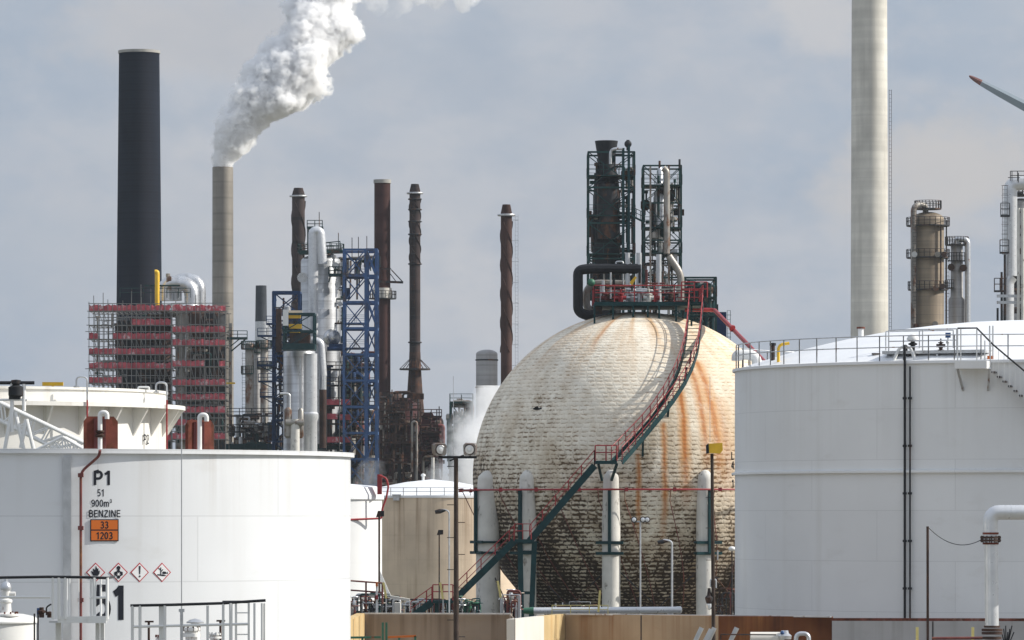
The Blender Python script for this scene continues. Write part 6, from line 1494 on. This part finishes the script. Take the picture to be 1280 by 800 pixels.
b = MB(); b.bar(P(790,270,UY), P(806,278,UY), .9, .15, up=(0,0,1)); b.rail([P(790,270,UY-.4), P(806,278,UY-.4)], 1., .6, .04); tag(b.build('footbridge', m_darkg, None, origin=P(790,270,UY)), 'small footbridge joining the two lattice towers', 'bridge')
t_ = thing('steel_structure', V(X(875,UY),UY,0), 'dark green plant structure behind the stair head right of the towers', 'steel frame')
lattice(t_, X(856,UY), X(895,UY), UY, UY+5, 0, Z(347,UY), 9, m_darkg, .22, decks=(Z(372,UY),))
busy(t_, 858, 893, 350, 420, UY+.5, 4, 60, [m_dark,m_darkg,m_clad,m_green], 83, (.05,.3), boxes=10)
b = MB(); b.sphere(P(883,362,UY+1), .75, 10, (1,1,1.1)); b.build('drum', m_dark, t_)
b = MB(); b.box(V(X(894,510),510,0), V(X(908,510),514,Z(390,510))); o_ = b.build('cooling_cell', m_navy, None, origin=V(X(901,510),510,0)); tag(o_, 'dark blue boxy cell to the right of the dark green structure', 'box')
t_ = thing('cage_ladder', V(X(911,508),508,0), 'caged ladder standing beside the dark blue cell', 'ladder'); ladder(t_, (X(911,508),508), 0, Z(388,508), m_darkg, .35)

# ------------------------------------------------------------------ columns on the right
RYc = 660.
t_ = column('distillation_column', 1160, 40, 265, RYc, m_beigecol, 'thick brown column with three railed platforms right of the concrete chimney', [(283,7),(323,7),(363,5)], dome=.45, deckm=m_dark, lad=(1141,258,420))
ringdeck(t_, (X(1160,RYc),RYc), 1.1, Z(262,RYc), m_dark, .8)
b = MB(); b.pipe([P(1142,420,RYc-2), P(1142,256,RYc-2), P(1157,256,RYc-1), P(1157,268,RYc)], .42, 12, bend=1.0); b.build('overhead_pipe', m_clad, t_)
b = MB(); b.tube([P(1183,275,RYc), P(1183,420,RYc)], .1, 6); b.tube([P(1176,283,RYc-2), P(1176,363,RYc-2)], .12, 6); b.build('riser', m_dark, t_)
for px, y in ((1143,318),(1172,318),(1180,318),(1170,360),(1178,358),(1169,405),(1145,408)):
    b = MB(); b.tube([P(px,y,RYc-1), P(px,y,RYc-3.4)], .26, 10); b.tube([P(px,y,RYc-3.4), P(px,y,RYc-3.5)], .42, 10); b.build('nozzle', random.choice([m_clad,m_brown,m_galv]), t_)
t_ = column('distillation_column', 1196, 17, 301, RYc+5, m_greycol, 'slimmer grey column with stepped width beside the thick brown one', [(307,6),(327,4,200,360),(361,6,150,250)], dome=.4, deckm=m_dark, widths=[(305,7.5),(371,8),(375,10.5)], lad=(1184,318,410))
b = MB(); b.pipe([P(1196,305,RYc+4), P(1196,299,RYc+4), P(1209.5,299,RYc+4), P(1209.5,420,RYc+4)], .42, 12, bend=.9); b.build('overhead_pipe', m_galv, t_)
for px, y in ((1189,334),(1204,335)): b = MB(); b.tube([P(px,y,RYc+5), P(px,y,RYc+3.4)], .42, 12); b.tube([P(px,y,RYc+3.4), P(px,y,RYc+3.3)], .52, 12); b.build('manhole', m_brown, t_)
t_ = column('distillation_column', 1276, 24, 248, RYc-20, m_greycol, 'grey column at the right edge behind the silver riser', [(245,6)], dome=.4, deckm=m_dark)
pp('overhead_pipe', [(1263,345),(1263,231),(1276,229),(1284,229)], .85, m_silverpipe, 'fat silver riser bending over at the right edge', 576, bend=1.3, n=16)
pp('overhead_pipe', [(1264,345),(1259,352),(1259,420)], .85, m_silverpipe, 'lower silver riser offset below the fat bent one at the right edge', 576, bend=.8, n=16)
t_ = thing('stair_cage', V(X(1255,575),575,0), 'dark caged ladder and platforms left of the fat silver riser', 'ladder')
ladder(t_, (X(1256,574),574), Z(318,574), Z(232,574), m_dark, .6)
for x0, x1, y in ((1251,1262,270),(1250,1261,316),(1243,1257,364)):
    b = MB(); b.bar(P(x0,y,574), P(x1,y,574), 1.2, .2, up=(0,0,1)); b.rail([P(x0,y,573.4), P(x1,y,573.4)], 1.6, .8, .06); b.build('landing', m_dark, t_)
for y in (370,378): b = MB(); b.bar(P(1246,y,573), P(1300,y,573), .35, .35); b.build('beam', m_galv, t_)
for x, y0 in ((1247,385),(1252,340),(1256,318)): b = MB(); b.bar(P(x,y0,575), V(X(x,575),575,0), .25, .25, up=(0,1,0)); b.build('post', m_dark, t_)
for x in (1273, 1278): b = MB(); b.tube([P(x,260,572), P(x,420,572)], .18, 6); b.build('riser', m_leg, t_)
b = MB(); b.rail([P(1263,226,575), P(1290,226,575)], 1.2, 1., .05); b.tube([P(1260,222,575),P(1275,222,575)], .05, 6); b.build('top_rail', m_dark, t_)
b = MB(); [b.tube([P(x,y,575), P(x,y+12,575)], .05, 6) for x, y in ((1265,214),(1273,216))]; b.build('rod', m_dark, t_)
busy(t_, 1263, 1290, 240, 410, 577, 3, 30, [m_dark,m_clad,m_brown], 91, (.08,.25))

# ------------------------------------------------------------------ wind turbine
TY = 1150.; tip = P(1211,95,TY); hub = P(1395,190,TY)
t_ = thing('wind_turbine', V(hub.x, TY, 0), 'distant wind turbine whose grey blade with red tip reaches in at upper right', 'wind turbine')
m_blade = mat('grey turbine blade', (.22,.27,.31), .45, var=.04); 
b = MB(); b.lathe(V(hub.x,TY+3,0), [(2.6,0),(1.4,hub.z-1.5)], 32); b.build('tower', m_blade, t_)
b = MB(); b.box((hub.x-1.7,TY-.5,hub.z-1.8), (hub.x+1.7,TY+9,hub.z+1.8)); b.build('nacelle', m_blade, t_)
b = MB(); b.sphere(V(hub.x,TY-1,hub.z), 1.6, 12, (1,1.3,1)); b.build('hub', m_blade, t_)
d0 = (tip-hub); L = d0.length; ang0 = math.atan2(d0.z, d0.x)
for k in range(3):
    a = ang0 + k*2*math.pi/3; d = V(math.cos(a),0,math.sin(a)); u = V(-math.sin(a),0,math.cos(a))
    def sect(f, w):
        c = hub + V(0,-1,0) + d*L*f; th = w*.22+.05; return [c-u*w*.35, c+V(0,-th,0), c+u*w*.65, c+V(0,th,0)]
    def blade(fs, nm, m, par):
        b_ = MB(); vs = []; 
        for f, w in fs: vs += sect(f, w)
        fc = [(i*4+q, i*4+(q+1)%4, (i+1)*4+(q+1)%4, (i+1)*4+q) for i in range(len(fs)-1) for q in range(4)] + [(3,2,1,0), tuple(len(vs)-4+q for q in range(4))]
        b_.add(vs, fc, True); return b_.build(nm, m, par, sharp=50)
    bl = blade([(.02,2.0),(.08,2.0),(.2,3.9),(.5,2.8),(.8,2.0),(.915,1.5)], 'blade', m_blade, t_)
    blade([(.916,1.5),(.96,1.15),(.99,.7),(1.0,.25)], 'blade_tip', m_redd, bl)

# ------------------------------------------------------------------ the air between here and the far plant
hb = MB(); hb.box((-700,-60,-1), (700,1700,170)); hz_o = hb.build('haze', bpy.data.materials.new('pale air'), None)
hm = hz_o.data.materials[0]; hm.use_nodes = True; ht = hm.node_tree; ht.nodes.clear()
ho = ht.nodes.new('ShaderNodeOutputMaterial'); hv = ht.nodes.new('ShaderNodeVolumePrincipled'); ht.links.new(hv.outputs[0], ho.inputs['Volume'])
hv.inputs['Color'].default_value = (.80,.90,1,1); hv.inputs['Density'].default_value = .00005; hv.inputs['Anisotropy'].default_value = .2
tag(hz_o, 'thin bluish air over the whole plant', 'haze', None, 'stuff')
